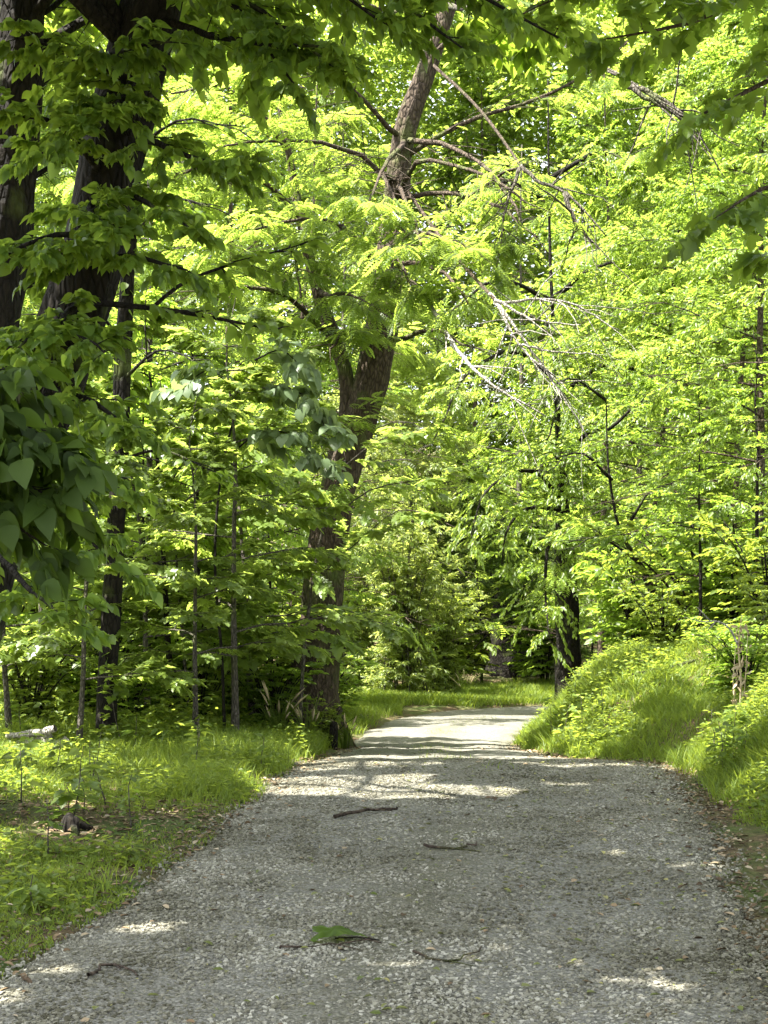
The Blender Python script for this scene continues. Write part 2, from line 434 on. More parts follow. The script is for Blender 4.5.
M = dict(
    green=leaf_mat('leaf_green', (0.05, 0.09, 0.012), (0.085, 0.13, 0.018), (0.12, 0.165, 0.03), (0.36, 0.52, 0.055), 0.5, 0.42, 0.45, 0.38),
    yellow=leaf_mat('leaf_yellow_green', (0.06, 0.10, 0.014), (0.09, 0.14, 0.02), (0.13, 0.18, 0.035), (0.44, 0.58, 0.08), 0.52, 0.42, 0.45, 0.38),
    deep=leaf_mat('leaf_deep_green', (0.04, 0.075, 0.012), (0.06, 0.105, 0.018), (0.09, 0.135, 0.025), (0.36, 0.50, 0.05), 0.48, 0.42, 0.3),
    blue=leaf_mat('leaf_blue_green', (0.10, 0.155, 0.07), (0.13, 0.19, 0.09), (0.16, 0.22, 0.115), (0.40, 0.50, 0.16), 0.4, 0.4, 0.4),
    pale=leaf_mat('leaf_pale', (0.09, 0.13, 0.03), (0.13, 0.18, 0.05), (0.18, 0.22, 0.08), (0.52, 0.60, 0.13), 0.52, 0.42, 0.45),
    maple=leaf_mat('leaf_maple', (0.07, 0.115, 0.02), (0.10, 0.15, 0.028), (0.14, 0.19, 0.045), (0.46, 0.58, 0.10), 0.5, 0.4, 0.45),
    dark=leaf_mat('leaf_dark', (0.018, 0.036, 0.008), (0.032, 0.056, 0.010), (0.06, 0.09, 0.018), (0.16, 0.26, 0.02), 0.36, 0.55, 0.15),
    grass=leaf_mat('grass_blade', (0.06, 0.10, 0.014), (0.09, 0.14, 0.020), (0.15, 0.19, 0.04), (0.40, 0.50, 0.05), 0.42, 0.5, 0.25),
    herb=leaf_mat('herb_leaf', (0.055, 0.095, 0.015), (0.09, 0.14, 0.022), (0.15, 0.185, 0.04), (0.42, 0.52, 0.06), 0.45, 0.5, 0.3),
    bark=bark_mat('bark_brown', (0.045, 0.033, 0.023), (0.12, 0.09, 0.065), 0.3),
    bark_dark=bark_mat('bark_dark', (0.008, 0.007, 0.0055), (0.026, 0.021, 0.015), 0.15),  # near black: the shade on the upper left trunks is put into this colour
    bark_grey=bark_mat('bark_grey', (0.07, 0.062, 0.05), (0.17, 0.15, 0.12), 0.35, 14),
    dead=bark_mat('bark_bleached', (0.34, 0.31, 0.26), (0.52, 0.49, 0.43), 0.0, 16),
    soil=soil_mat(), gravel=gravel_mat(),
    stone=attr_mat('gravel_stone', [(0.0, (0.06, 0.056, 0.034)), (0.45, (0.145, 0.138, 0.098)), (0.85, (0.235, 0.226, 0.175)), (1.0, (0.33, 0.32, 0.26))], 0.9, 0.25),
    litter=attr_mat('leaf_litter', [(0.0, (0.06, 0.04, 0.022)), (0.5, (0.14, 0.095, 0.05)), (0.85, (0.25, 0.19, 0.11)), (1.0, (0.34, 0.29, 0.2))], 0.8, 0.25),
    fallen=leaf_mat('fallen_leaf', (0.07, 0.10, 0.02), (0.16, 0.17, 0.05), (0.30, 0.26, 0.10), (0.2, 0.2, 0.05), 0.2),
    straw=attr_mat('dry_straw', [(0.0, (0.30, 0.23, 0.13)), (1.0, (0.48, 0.40, 0.26))], 0.8, 0.25),
)

# ------------------------------------------------------------------ ground and lane (setting)
def grid(xs, ys, name, mat, zfun, attrs=None):
    X, Y = np.meshgrid(xs, ys); Z = zfun(X, Y)
    V = np.stack([X, Y, Z], -1).reshape(-1, 3); nx = len(xs); ny = len(ys)
    i = np.arange(ny - 1)[:, None] * nx + np.arange(nx - 1)[None]
    Q = np.stack([i, i + 1, i + nx + 1, i + nx], -1).reshape(-1, 4)
    return mesh_from(name, V, Q, mat, attrs)


def ground_z(X, Y):
    l, r = LX(Y), RX(Y)
    inside = sstep((X - l + 0.05) / 0.12) * sstep((r + 0.05 - X) / 0.12)
    return H(X, Y) - 0.07 * inside


gx = np.concatenate([np.linspace(-150, -14, 20), np.linspace(-13, -4, 30), np.arange(-3.9, 6.01, 0.1), np.linspace(6.3, 14, 25), np.linspace(16, 150, 20)])
gy = np.concatenate([np.linspace(-150, -10, 14), np.arange(-8, 3, 0.5), np.arange(3, 20, 0.12), np.arange(20, 46, 0.25), np.linspace(47, 62, 16), np.linspace(66, 200, 24)])
g = link('ground', grid(gx, gy, 'ground', M['soil'], ground_z)); tag(g, kind='structure')

vy = np.concatenate([np.arange(-10, 3, 0.3), np.arange(3, 46, 0.08), np.arange(46, 62, 0.5)])
uu = np.linspace(0, 1, 61)
el = 0.10 * vnoise(vy, vy * 0, 0.55, 21) + 0.06 * vnoise(vy, vy * 0, 0.17, 22)
er = 0.10 * vnoise(vy, vy * 0, 0.6, 23) + 0.06 * vnoise(vy, vy * 0, 0.19, 24)
Lx_, Rx_ = LX(vy) - 0.08 + el, RX(vy) + 0.06 + er
Xr = Lx_[:, None] + (Rx_ - Lx_)[:, None] * uu[None]; Yr = np.repeat(vy[:, None], 61, 1)
Zr = H(np.clip(Xr, LX(Yr) + .001, RX(Yr) - .001), Yr) + 0.008 + 0.006 * vnoise(Xr, Yr, 0.13, 5)
edge = np.minimum(uu, 1 - uu)[None] * np.ones_like(Xr)
Zr -= 0.10 * np.exp(-edge / 0.012)
i = np.arange(len(vy) - 1)[:, None] * 61 + np.arange(60)[None]
dirt = np.clip(0.75 * np.exp(-((uu - 0.5) / 0.10) ** 2)[None] * (0.5 + 0.6 * vnoise(Xr, Yr, 1.1, 9)) + np.exp(-edge / 0.07) * 0.95, 0, 1)
lane = link('gravel_road', mesh_from('gravel_road', np.stack([Xr, Yr, Zr], -1).reshape(-1, 3), np.stack([i, i + 1, i + 62, i + 61], -1).reshape(-1, 4), M['gravel'], {'dirt': dirt.reshape(-1)}))
tag(lane, kind='structure')


def lane_z(x, y):
    return H(np.clip(x, LX(y) + .001, RX(y) - .001), y) + 0.008


def lane_dist(x, y):
    return np.maximum(LX(y) - x, x - RX(y))


# loose stones on the near lane
def stones(n, y0, y1, smin, smax, name):
    y = y0 + (y1 - y0) * rng.random(n) ** 1.25
    u = rng.random(n) * 1.2 - 0.10
    over = np.maximum(-u, u - 1); ok = (over < 0) | (rng.random(n) < np.exp(-np.maximum(over, 0) / .022)); y, u = y[ok], u[ok]; n = len(y)
    x = LX(y) + (RX(y) - LX(y)) * u
    keep = rng.random(n) < (1 - 0.55 * np.exp(-((u - 0.5) / 0.10) ** 2)) * (1 - 0.55 * (vnoise(x, y, 0.8, 12) + .4 * vnoise(x, y, .2, 15) > 0.15))
    x, y = x[keep], y[keep]; n = len(x)
    s = smin + (smax - smin) * rng.random(n) ** 2.2
    base = np.array([(a, b, c) for a in (-1, 1) for b in (-1, 1) for c in (-1, 1)], float) * 0.5
    V = base[None] + rng.uniform(-.22, .22, (n, 8, 3))
    V *= np.stack([np.ones(n), rng.uniform(.6, 1, n), rng.uniform(.35, .7, n)], 1)[:, None]
    a = rng.uniform(0, 2 * np.pi, n); t = rng.normal(0, 0.25, n)
    X = V[..., 0] * np.cos(a)[:, None] - V[..., 1] * np.sin(a)[:, None]; Yv = V[..., 0] * np.sin(a)[:, None] + V[..., 1] * np.cos(a)[:, None]
    Zv = V[..., 2] + X * t[:, None]
    W = np.stack([X, Yv, Zv], -1) * s[:, None, None] + np.stack([x, y, np.where(lane_dist(x, y) > .06, H(x, y) + .012, lane_z(x, y)) + s * 0.12], 1)[:, None]
    q = np.array([(0, 1, 3, 2), (4, 6, 7, 5), (0, 4, 5, 1), (2, 3, 7, 6), (0, 2, 6, 4), (1, 5, 7, 3)])
    Q = (np.arange(n) * 8)[:, None, None] + q[None]
    return mesh_from(name, W.reshape(-1, 3), Q.reshape(-1, 4), M['stone'], {'rnd': np.repeat(np.clip(rng.random(n) * .85 + .08 + .28 * vnoise(x, y, .55, 13) + .18 * vnoise(x, y, .16, 14), 0, 1), 8)}, smooth=False)


tag(link('gravel', stones(170000, 4.6, 13.5, 0.005, 0.0185, 'gravel')), 'loose pale grey crushed stones scattered over the lane', 'gravel', kind='stuff')

# ------------------------------------------------------------------ grass, herbs and litter (stuff)
def blades(x, y, h, w, lean, zoff=0.0):
    n = len(x); z = H(x, y) + zoff - 0.01
    a = rng.uniform(0, 2 * np.pi, n); b = rng.uniform(0, 2 * np.pi, n)
    side = np.stack([np.cos(a), np.sin(a), 0 * a], 1); ld = np.stack([np.cos(b), np.sin(b), 0 * b], 1)
    base = np.stack([x, y, z], 1)
    up = np.array([0, 0, 1.0])
    V = []
    for s, wf in ((0, .8), (0.5, 1), (1.0, 0.08)):
        c = base + up * (h * (s - 0.18 * s * s * lean))[:, None] + ld * (h * lean * s ** 1.9)[:, None]
        V += [c - side * (w * wf)[:, None], c + side * (w * wf)[:, None]]
    V = np.stack(V, 1)
    q = np.array([(0, 1, 3, 2), (2, 3, 5, 4)])
    Q = (np.arange(n) * 6)[:, None, None] + q[None]
    return V.reshape(-1, 3), Q.reshape(-1, 4), np.repeat(rng.random(n), 6)




def scatter(n, x0, x1, y0, y1, dens, ypow=1.0):
    x = rng.uniform(x0, x1, n); y = y0 + (y1 - y0) * rng.random(n) ** ypow
    k = rng.random(n) < dens(x, y)
    return x[k], y[k]


gV, gQ, gA, off = [], [], [], 0


def put(v, q, a):
    global off
    gV.append(v); gQ.append(q + off); gA.append(a); off += len(v)


def flush(name, mat, label, cat):
    global gV, gQ, gA, off
    o = link(name, mesh_from(name, np.vstack(gV), np.vstack(gQ), mat, {'rnd': np.concatenate(gA)}))
    tag(o, label, cat, kind='stuff'); gV, gQ, gA, off = [], [], [], 0
    return o


# left verge: patchy, shaggier to the back; a worn earthy band crosses it near the lane
def worn(x, y):
    band = np.exp(-((y - (9.3 + 0.35 * (x + 1.5)) + .3 * vnoise(x, y, .6, 37)) / 0.75) ** 2)
    band2 = np.exp(-((y - 12.9 - 0.25 * (x + 1.5)) / 0.35) ** 2)
    return np.clip(1 - 0.97 * band - 0.7 * band2, 0.03, 1)


dl = lambda x, y: sstep((lane_dist(x, y) - 0.02 + 0.12 * vnoise(x, y, 0.4, 31)) / 0.22) * (0.45 + 0.75 * (vnoise(x, y, 0.55, 32) > -0.25)) * worn(x, y)
x, y = scatter(90000, -4.6, -0.7, 5.2, 17, lambda a, b: dl(a, b) * (a < LX(b)) * (0.35 + 0.65 * sstep((b - 8) / 3)), 1.0)
hgt = (0.05 + 0.10 * sstep((y - 9) / 4) + 0.07 * np.clip(vnoise(x, y, 0.7, 33), -.5, 1)) * rng.uniform(0.5, 1.5, len(x))
put(*blades(x, y, np.maximum(hgt, .02), 0.0022 + 0.0022 * rng.random(len(x)), rng.uniform(.2, .9, len(x))))
x, y = scatter(60000, -5.0, 0.4, 15, 37, lambda a, b: dl(a, b) * (a < LX(b)), 1.0)
put(*blades(x, y, (0.12 + 0.14 * rng.random(len(x))), 0.004 + 0.003 * rng.random(len(x)), rng.uniform(.2, .9, len(x))))
x, y = scatter(90000, -3.4, -0.6, 5.2, 10.5, lambda a, b: sstep((lane_dist(a, b) + .10 + 0.2 * vnoise(a, b, 0.3, 35)) / 0.3) * (a < LX(b)) * worn(a, b) ** 1.5 * (vnoise(a, b, .45, 36) > -.3))
put(*blades(x, y, 0.02 + 0.04 * rng.random(len(x)), 0.002 + 0.0015 * rng.random(len(x)), rng.uniform(.3, 1., len(x))))
# right bank
dr_ = lambda x, y: sstep((lane_dist(x, y) - BOFF(y) + 0.02 + 0.1 * vnoise(x, y, 0.4, 41)) / 0.25) * (0.6 + 0.4 * (vnoise(x, y, 0.5, 42) > -0.3)) * (x > RX(y))
x, y = scatter(150000, 1.4, 4.6, 5.5, 14.6, dr_)
put(*blades(x, y, (0.05 + 0.13 * rng.random(len(x)) ** 2) * (1 + .7 * vnoise(x, y, .6, 43)), 0.0025 + 0.003 * rng.random(len(x)), rng.uniform(.3, 1.0, len(x))))
x, y = scatter(230000, 1.6, 7.0, 14, 34, dr_)
put(*blades(x, y, (0.06 + 0.13 * rng.random(len(x)) ** 2) * (1 + .7 * vnoise(x, y, .6, 43)), 0.004 + 0.004 * rng.random(len(x)), rng.uniform(.3, 1.0, len(x))))
# the strip across the end of the lane, where it bends away
x, y = scatter(70000, -6, 8, 33, 40, lambda a, b: sstep(lane_dist(a, b) / 0.3))
put(*blades(x, y, 0.10 + 0.16 * rng.random(len(x)), 0.006 + 0.005 * rng.random(len(x)), rng.uniform(.2, .9, len(x))))
# a few blades coming up in the middle of the lane
x, y = scatter(9000, -1.2, 2.4, 11.5, 30, lambda a, b: np.exp(-(((a - LX(b)) / (RX(b) - LX(b)) - 0.5) / 0.10) ** 2) * (vnoise(a, b, .5, 51) > .1) * 0.8)
put(*blades(x, y, 0.03 + 0.05 * rng.random(len(x)), 0.003 + 0 * x, rng.uniform(.2, .9, len(x))))
flush('grass', M['grass'], 'fresh green grass on both verges and across the end of the lane', 'grass')


def herb_leaves(x, y, hmax, size):
    n = len(x)
    P = np.stack([x, y, H(x, y) + hmax * rng.random(n) ** 1.4 * np.clip(.75 + .9 * vnoise(x, y, .45, 67) + .5 * vnoise(x, y, .17, 68), .15, 2.2)], 1)
    a = rng.uniform(0, 2 * np.pi, n)
    D = np.stack([np.cos(a), np.sin(a), rng.normal(0, .25, n)], 1)
    Nn = np.array([0, 0, 1.0]) + rng.normal(0, .35, (n, 3))
    return leaves(OVATE, P, D, Nn, size * rng.uniform(.6, 1.4, n))


x, y = scatter(70000, -4.6, -0.6, 5.2, 18, lambda a, b: dl(a, b) * (a < LX(b) - 0.05) * (vnoise(a, b, .35, 61) > -.1))
put(*herb_leaves(x, y, 0.10 + 0.14 * sstep((y - 9) / 5), 0.045))
x, y = scatter(130000, 1.4, 4.8, 5.5, 15, lambda a, b: dr_(a, b) * (vnoise(a, b, .4, 62) > .12))
put(*herb_leaves(x, y, 0.22, 0.042))
x, y = scatter(120000, 1.6, 8.0, 14, 34, lambda a, b: dr_(a, b) * (vnoise(a, b, .5, 63) > .2))
put(*herb_leaves(x, y, 0.26, 0.06))
x, y = scatter(90000, -10, -1.2, 13, 34, lambda a, b: (a < LX(b) - 1.2) * (vnoise(a, b, .7, 64) > -.1))
put(*herb_leaves(x, y, 0.45, 0.09))
flush('ground_cover', M['herb'], 'low leafy weeds mixed into the grass of the verges', 'ground cover')

n = 60000
x = rng.uniform(-5, 4, n); y = rng.uniform(5, 20, n)
d = lane_dist(x, y)
k = rng.random(n) < np.where(d > 0, np.exp(-d / 1.4) * (0.6 * (vnoise(x, y, .5, 66) > -.3) + 1.4 * (1 - worn(x, y)) * (y < 12)), 0.012 + 0.35 * np.exp(d / 0.12))
x, y = x[k], y[k]; n = len(x)
a = rng.uniform(0, 2 * np.pi, n)
z = np.where(lane_dist(x, y) > 0, H(x, y), lane_z(x, y)) + 0.008 + 0.02 * rng.random(n) * (lane_dist(x, y) > 0)
put(*leaves(OVATE, np.stack([x, y, z], 1), np.stack([np.cos(a), np.sin(a), rng.normal(0, .15, n)], 1), np.array([0, 0, 1.]) + rng.normal(0, .25, (n, 3)), rng.uniform(.02, .06, n)))
flush('leaf_litter', M['litter'], 'dry brown leaf litter along the edges of the lane', 'leaf litter')
n = 1300
y = 5 + 8 * rng.random(n); u = rng.random(n); x = LX(y) + (RX(y) - LX(y)) * (0.15 + 0.85 * u ** .8)
a = rng.uniform(0, 2 * np.pi, n)
put(*leaves(OVATE, np.stack([x, y, lane_z(x, y) + 0.014], 1), np.stack([np.cos(a), np.sin(a), rng.normal(0, .1, n)], 1), np.array([0, 0, 1.]) + rng.normal(0, .2, (n, 3)), .012 + .043 * rng.random(n) ** 3))
flush('fallen_leaves', M['fallen'], 'small yellowish fallen leaves lying on the gravel', 'leaves')

# ------------------------------------------------------------------ trees
# openings cut into the crowns so that sunlight reaches these spots of the ground (x, y, half sizes)
GAPS = [(-0.32, 11.3, 0.72, 0.72), (0.4, 10.7, 0.65, 0.3), (-0.1, 12.3, 0.6, 0.4), (1.7, 12.4, 0.6, 0.1), (1.55, 11.3, 0.22, 0.03), (1.83, 8.07, 0.17, 0.01), (1.43, 8.4, 0.04, 0.0),
        (-1.08, 6.61, 0.10, 0.01), (-0.57, 9.35, 0.13, 0.01), (-2.6, 11.6, 1.0, 0.35), (-1.7, 13.4, 1.2, 0.6),
        (3.2, 12.3, 0.7, 0.8), (2.9, 10.3, 0.4, 0.4), (-1.35, 5.95, 0.08, 0.0), (0.05, 5.9, 0.05, 0.0), (1.0, 9.9, .1, .0),
        (0.5, 14.2, 2.0, .35), (0.2, 16.6, 1.0, .5), (0.9, 19.2, 1.2, .5), (0.3, 22.2, 1.3, .4), (1.3, 26.3, 1.6, .4), (1.6, 30, 2.0, .5), (2, 35.5, 5, 1.6), (1.6, 36.2, 2.6, 1.8), (4.0, 20, 1.2, 1.5), (3.6, 24, 1.2, 1.5)]
# and patches where leaves are cut away to let sun in under the trees
THIN = [(-1.1, 16.3, 1.5, 1.4), (-2.9, 17.6, 1.4, 1.5), (-2.3, 14.6, 1.2, .9), (-0.4, 19.2, 1.0, 1.2), (-4.2, 16, 1.2, 1.2), (5.0, 21, 2.0, 3.0), (5.5, 17, 1.2, 1.5), (-3.2, 21.5, 1.5, 1.8), (-1.6, 23.5, 1.5, 1.8), (2.4, 41, 2.2, 5)]


def shade_gap(P):
    """True where a leaf would stand in the way of the sun for one of the openings"""
    z = P[:, 2]; zg = ZR(P[:, 1] + 1)
    G = P - SUN[None] * ((z - zg) / SUN[2])[:, None]
    hit = np.zeros(len(P), bool)
    for gx_, gy_, a, b in GAPS:
        hit |= ((G[:, 0] - gx_) / (a + .11)) ** 2 + ((G[:, 1] - gy_) / (b + .10)) ** 2 < 1
    for gx_, gy_, a, b in THIN:
        hit |= (((G[:, 0] - gx_) / a) ** 2 + ((G[:, 1] - gy_) / b) ** 2 < 1) & (vnoise(G[:, 0], G[:, 1], .45, 91) > -.35)
    return hit


class Tree:
    """collects the wood and the leaves of one plant, built round its own base"""
    def __init__(self, base):
        self.base = np.asarray(base, float); self.wood = []; self.lv = []; self.limbs = []

    def stem(self, P, R, n=16, sides=12, rough=0.0):
        P, R = resample(P, R, n); self.wood.append((P, R, sides, rough)); return P

    def bough(self, P, R, n_sub=10, sub_len=0.8, t0=0.2, n=10, sides=6, limb=False, leaf=None, rise=0.05, wood_r=0.008, jitter=0.0, droop=0.15, taper=0.55, dead=False):
        P, R = resample(P, R, n)
        if jitter: P[1:] += np.cumsum(rng.normal(0, jitter, (n - 1, 3)), axis=0) * 0.6
        item = (P, R, sides, 0.1)
        subs = []
        if n_sub:
            pos, d, Ls = subs_along(P, n_sub, sub_len, t0, rise=rise, taper=taper)
            subs = sub_tubes(pos, d, Ls, droop, wood_r)
            if leaf: self.lv.append(twig_leaves(pos, d, Ls, droop=droop, **leaf))
        if limb: self.limbs.append([item] + subs)
        else: self.wood += [item] + subs
        return P

    def meshes(self, tpl, leafmat, bark, name, gaps=False):
        Vw, Qw = tubes(self.wood); wood = mesh_from(name + '_trunk', Vw - self.base, Qw, bark)
        crown = None
        if self.lv:
            P, D, N, S = [np.concatenate(c) for c in zip(*self.lv)]
            if gaps:
                k = ~shade_gap(P); P, D, N, S = P[k], D[k], N[k], S[k]
            V, Q, a = leaves(tpl, P, D, N, S)
            crown = mesh_from(name + '_crown', V - self.base, Q, leafmat, {'rnd': a})
        limbs = [mesh_from(name + '_limb', tubes(l)[0] - self.base, tubes(l)[1], bark) for l in self.limbs]
        return wood, crown, limbs


def plant(name, meshes, loc, label, cat, group=None, rz=0.0, sc=1.0, crown_name='crown'):
    wood, crown, limbs = meshes
    e = empty(name, loc); e.rotation_euler = (0, 0, rz); e.scale = (sc, sc, sc) if np.isscalar(sc) else sc
    link('trunk' if crown_name == 'crown' else 'stem', wood, e)
    if crown: link(crown_name, crown, e)
    for l in limbs: link('limb', l, e)
    tag(e, label, cat, group)
    return e


def copy_plant(src, loc, label, rz=0.0, sc=1.0):
    c = src.copy(); COL.objects.link(c); c.location = [float(v) for v in loc]; c.rotation_euler = (0, 0, rz)
    c.scale = (sc, sc, sc) if np.isscalar(sc) else sc; c['label'] = label
    for ch in list(src.children):
        k = ch.copy(); COL.objects.link(k); k.parent = c
    return c


def generic(h, base_h, spread, r0, n_limb, leaf, sub_len=0.9, n_sub=9, lean=(0, 0), up=0.45, droop=0.15, top=0.35, wig=0.12, wood_r=0.008, sides=10, limb_r=0.35):
    t = Tree((0, 0, 0))
    k = 9; s = np.linspace(0, 1, k)
    P = np.stack([lean[0] * s + np.cumsum(rng.normal(0, wig, k)) * s * .5, lean[1] * s + np.cumsum(rng.normal(0, wig, k)) * s * .5, h * s - 0.15 * (s == 0)], 1)
    R = r0 * (1 - 0.88 * s); R[0] *= 1.35
    Pt = t.stem(P, R, 22, sides, 0.12)
    a0 = rng.uniform(0, 6.28)
    for i in range(n_limb):
        f = (i + 0.5) / n_limb; z = base_h + (h * 0.97 - base_h) * f
        q = np.array([np.interp(z, Pt[:, 2], Pt[:, j]) for j in range(3)])
        a = a0 + i * 2.4 + rng.normal(0, .3)
        prof = math.sin(math.pi * min(1, 0.22 + 0.78 * f) ** 0.9) ** 0.8 * (1 - top * f) if f < 1 else 0.2
        L = spread * max(prof, 0.22) * rng.uniform(0.8, 1.2)
        d = np.array([math.cos(a), math.sin(a), 0])
        u = up * (0.4 + 0.8 * f)
        pts = [q, q + d * L * .35 + [0, 0, u * L * .32], q + d * L * .7 + [0, 0, u * L * .52], q + d * L + [0, 0, u * L * .5 - droop * L * .5]]
        rr = max(0.012, r0 * limb_r * (1 - .6 * f))
        t.bough(pts, [rr, rr * .7, rr * .4, rr * .12], n_sub=n_sub, sub_len=sub_len * (0.55 + 0.45 * L / spread), t0=0.18, n=7, sides=5, leaf=leaf, jitter=0.03, droop=droop, wood_r=wood_r)
    return t


# leaf arrangements
LF_BIG = dict(twigs=7, per=8, size=0.105, leaf_droop=0.4)
LF_TALL = dict(twigs=9, per=11, size=0.088, leaf_droop=0.4, tilt=0.8, zr=.42, spread=1.1)
LF_PIN = dict(twigs=6, per=5, size=0.235, leaf_droop=0.35, tilt=0.3, tw_len=0.5)
LF_MAPLE = dict(twigs=6, per=6, size=0.125, leaf_droop=0.22, tilt=0.25, spread=0.8)
LF_SAP = dict(twigs=5, per=6, size=0.09, leaf_droop=0.3, tilt=0.35)

# --- 1: dark leaning trunk at the upper left, with its boughs over the lane
Y = 9.0
base = np.array([-2.95, 9.0, float(H(-2.95, 9.0)) - .05])
t = Tree(base)
pts = [base, at(-35, 610, Y), at(12, 470, Y), at(48, 390, Y), at(82, 290, Y), at(105, 200, Y), at(122, 110, Y), at(150, 10, Y), at(178, -90, Y), at(195, -260, Y), at(230, -450, Y - .1)]
tp = t.stem(pts, [.33, .26, .225, .21, .205, .2, .2, .185, .17, .14, .07], 60, 20, 0.16)
bw = dict(leaf=dict(twigs=6, per=7, size=0.135, leaf_droop=0.55, tilt=0.4), sub_len=0.7)
# thin level branch that crosses towards the forked tree
t.bough([at(60, 300, 8.9), at(110, 304, 8.8), at(180, 312, 8.7), at(275, 330, 8.6)], [.03, .022, .016, .006], n_sub=7, sub_len=0.25, t0=.3, limb=True, leaf=dict(twigs=3, per=3, size=0.10, leaf_droop=.4))
t.bough([at(150, 310, 8.75), at(180, 285, 8.9), at(240, 262, 9.1), at(300, 245, 9.3)], [.014, .012, .009, .004], n_sub=8, sub_len=0.3, t0=.35, limb=True, leaf=dict(twigs=4, per=4, size=0.10, leaf_droop=.35))
# leafy boughs in front of the trunk, upper left
for (pp, ns, sl) in (([(110, 250), (60, 235), (-20, 270)], 9, .42), ([(150, 60), (90, 60), (10, 40)], 10, .5), ([(120, 130), (180, 150), (250, 165)], 10, .42), ([(160, 20), (230, 40), (330, 50)], 12, .5),
                     ([(165, -40), (280, -30), (400, 30)], 14, .6), ([(110, 180), (60, 130), (0, 120)], 9, .42), ([(90, 270), (130, 250), (190, 260)], 7, .32), ([(60, 330), (20, 360), (-40, 380)], 9, .45), ([(50, 390), (90, 400), (130, 430)], 8, .4), ([(20, 450), (60, 470), (110, 480)], 9, .45), ([(0, 500), (50, 520), (100, 560)], 9, .45), ([(80, 300), (60, 320), (100, 350)], 10, .38), ([(110, 190), (90, 210), (120, 240)], 10, .36), ([(135, 80), (120, 100), (100, 130)], 10, .36), ([(75, 320), (40, 330), (10, 350)], 9, .36), ([(-10, 540), (20, 580), (70, 620)], 9, .45), ([(130, 90), (90, 110), (40, 160)], 10, .45), ([(100, 210), (140, 200), (200, 230)], 8, .35), ([(130, 110), (110, 60), (170, 40)], 9, .35), ([(95, 250), (75, 255), (40, 250)], 9, .38), ([(60, 350), (40, 420), (60, 460)], 9, .4),
                     ([(160, -10), (220, 0), (290, 90)], 12, .5), ([(165, -40), (250, 0), (350, 80)], 12, .5), ([(170, -70), (360, -20), (460, 50)], 14, .55), ([(180, -80), (420, -30), (560, 40)], 14, .5)):
    P3 = [at(a, b, 8.9 - .45 * i) for i, (a, b) in enumerate(pp)]
    t.bough(P3, [.03, .018, .006], n_sub=ns, sub_len=sl, t0=.15, limb=True, jitter=.015, leaf=dict(twigs=6, per=6, size=0.088, leaf_droop=.5, tilt=.6, zr=.28), wood_r=.004)
# the high crown above the frame: it is what shades the near lane
for i in range(30):
    f = i / 29; q = tp[int(40 + 19 * f)]
    a = i * 2.4; L = 4.8 - 1.8 * f
    dd = np.array([math.cos(a) * L, math.sin(a) * L, .9])
    if q[2] + .9 < 5.2: dd[2] = 1.8
    t.bough([q, q + dd * [.4, .4, .6], q + dd], [.06, .04, .012], n_sub=15, sub_len=1.3, t0=.15, n=7, leaf=dict(twigs=8, per=8, size=0.15, leaf_droop=.4))
for a_, b_ in (((-4.4, 8.0, 6.6), (-2.6, 8.5, 6.2)), ((-3.9, 7.0, 5.6), (-2.4, 8.2, 5.7)), ((-5.2, 8.8, 7.8), (-3.0, 8.9, 7.2)), ((-4.6, 6.9, 7.0), (-2.7, 8.0, 6.6)), ((-3.2, 7.6, 5.2), (-2.2, 8.3, 5.4))):
    t.bough([tp[36], np.array(b_), np.array(a_)], [.06, .04, .012], n_sub=14, sub_len=1.1, t0=.3, n=8, leaf=dict(twigs=8, per=8, size=0.15, leaf_droop=.4))
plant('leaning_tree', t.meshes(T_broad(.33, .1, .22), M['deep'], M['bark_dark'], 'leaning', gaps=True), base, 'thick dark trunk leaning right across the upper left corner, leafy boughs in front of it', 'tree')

# --- 2: dark trunk at the left edge
Y = 11.0; base = np.array([-3.55, Y, float(H(-3.55, Y)) - .05]); t = Tree(base)
tp = t.stem([base, at(-45, 560, Y), at(-8, 330, Y), at(8, 220, Y), at(16, 110, Y), at(22, 10, Y), at(26, -90, Y), at(30, -300, Y)], [.30, .25, .21, .2, .19, .18, .16, .10], 40, 18, .15)
for pp in ([(10, 200), (60, 160), (120, 160)], [(15, 120), (70, 60), (140, 70)], [(5, 300), (50, 280), (90, 300)], [(20, 30), (80, -10), (180, -20)], [(0, 330), (60, 360), (130, 340)]):
    t.bough([at(a, b, 11.0 + .3 * i) for i, (a, b) in enumerate(pp)], [.03, .018, .006], n_sub=9, sub_len=.5, t0=.15, limb=True, jitter=.015, leaf=dict(twigs=5, per=5, size=0.12, leaf_droop=.4), wood_r=.005)
for i in range(22):
    f = i / 21; q = tp[int(26 + 13 * f)]; a = i * 2.4 + 1; L = 3.2
    t.bough([q, q + [math.cos(a) * L * .4, math.sin(a) * L * .4, .9], q + [math.cos(a) * L, math.sin(a) * L, 1.3]], [.05, .03, .01], n_sub=13, sub_len=1.2, t0=.15, n=7, leaf=dict(twigs=8, per=8, size=0.15, leaf_droop=.4))
plant('dark_tree', t.meshes(OVATE, M['deep'], M['bark_dark'], 'dark', gaps=True), base, 'dark upright trunk at the upper left edge, left of the leaning trunk', 'tree')

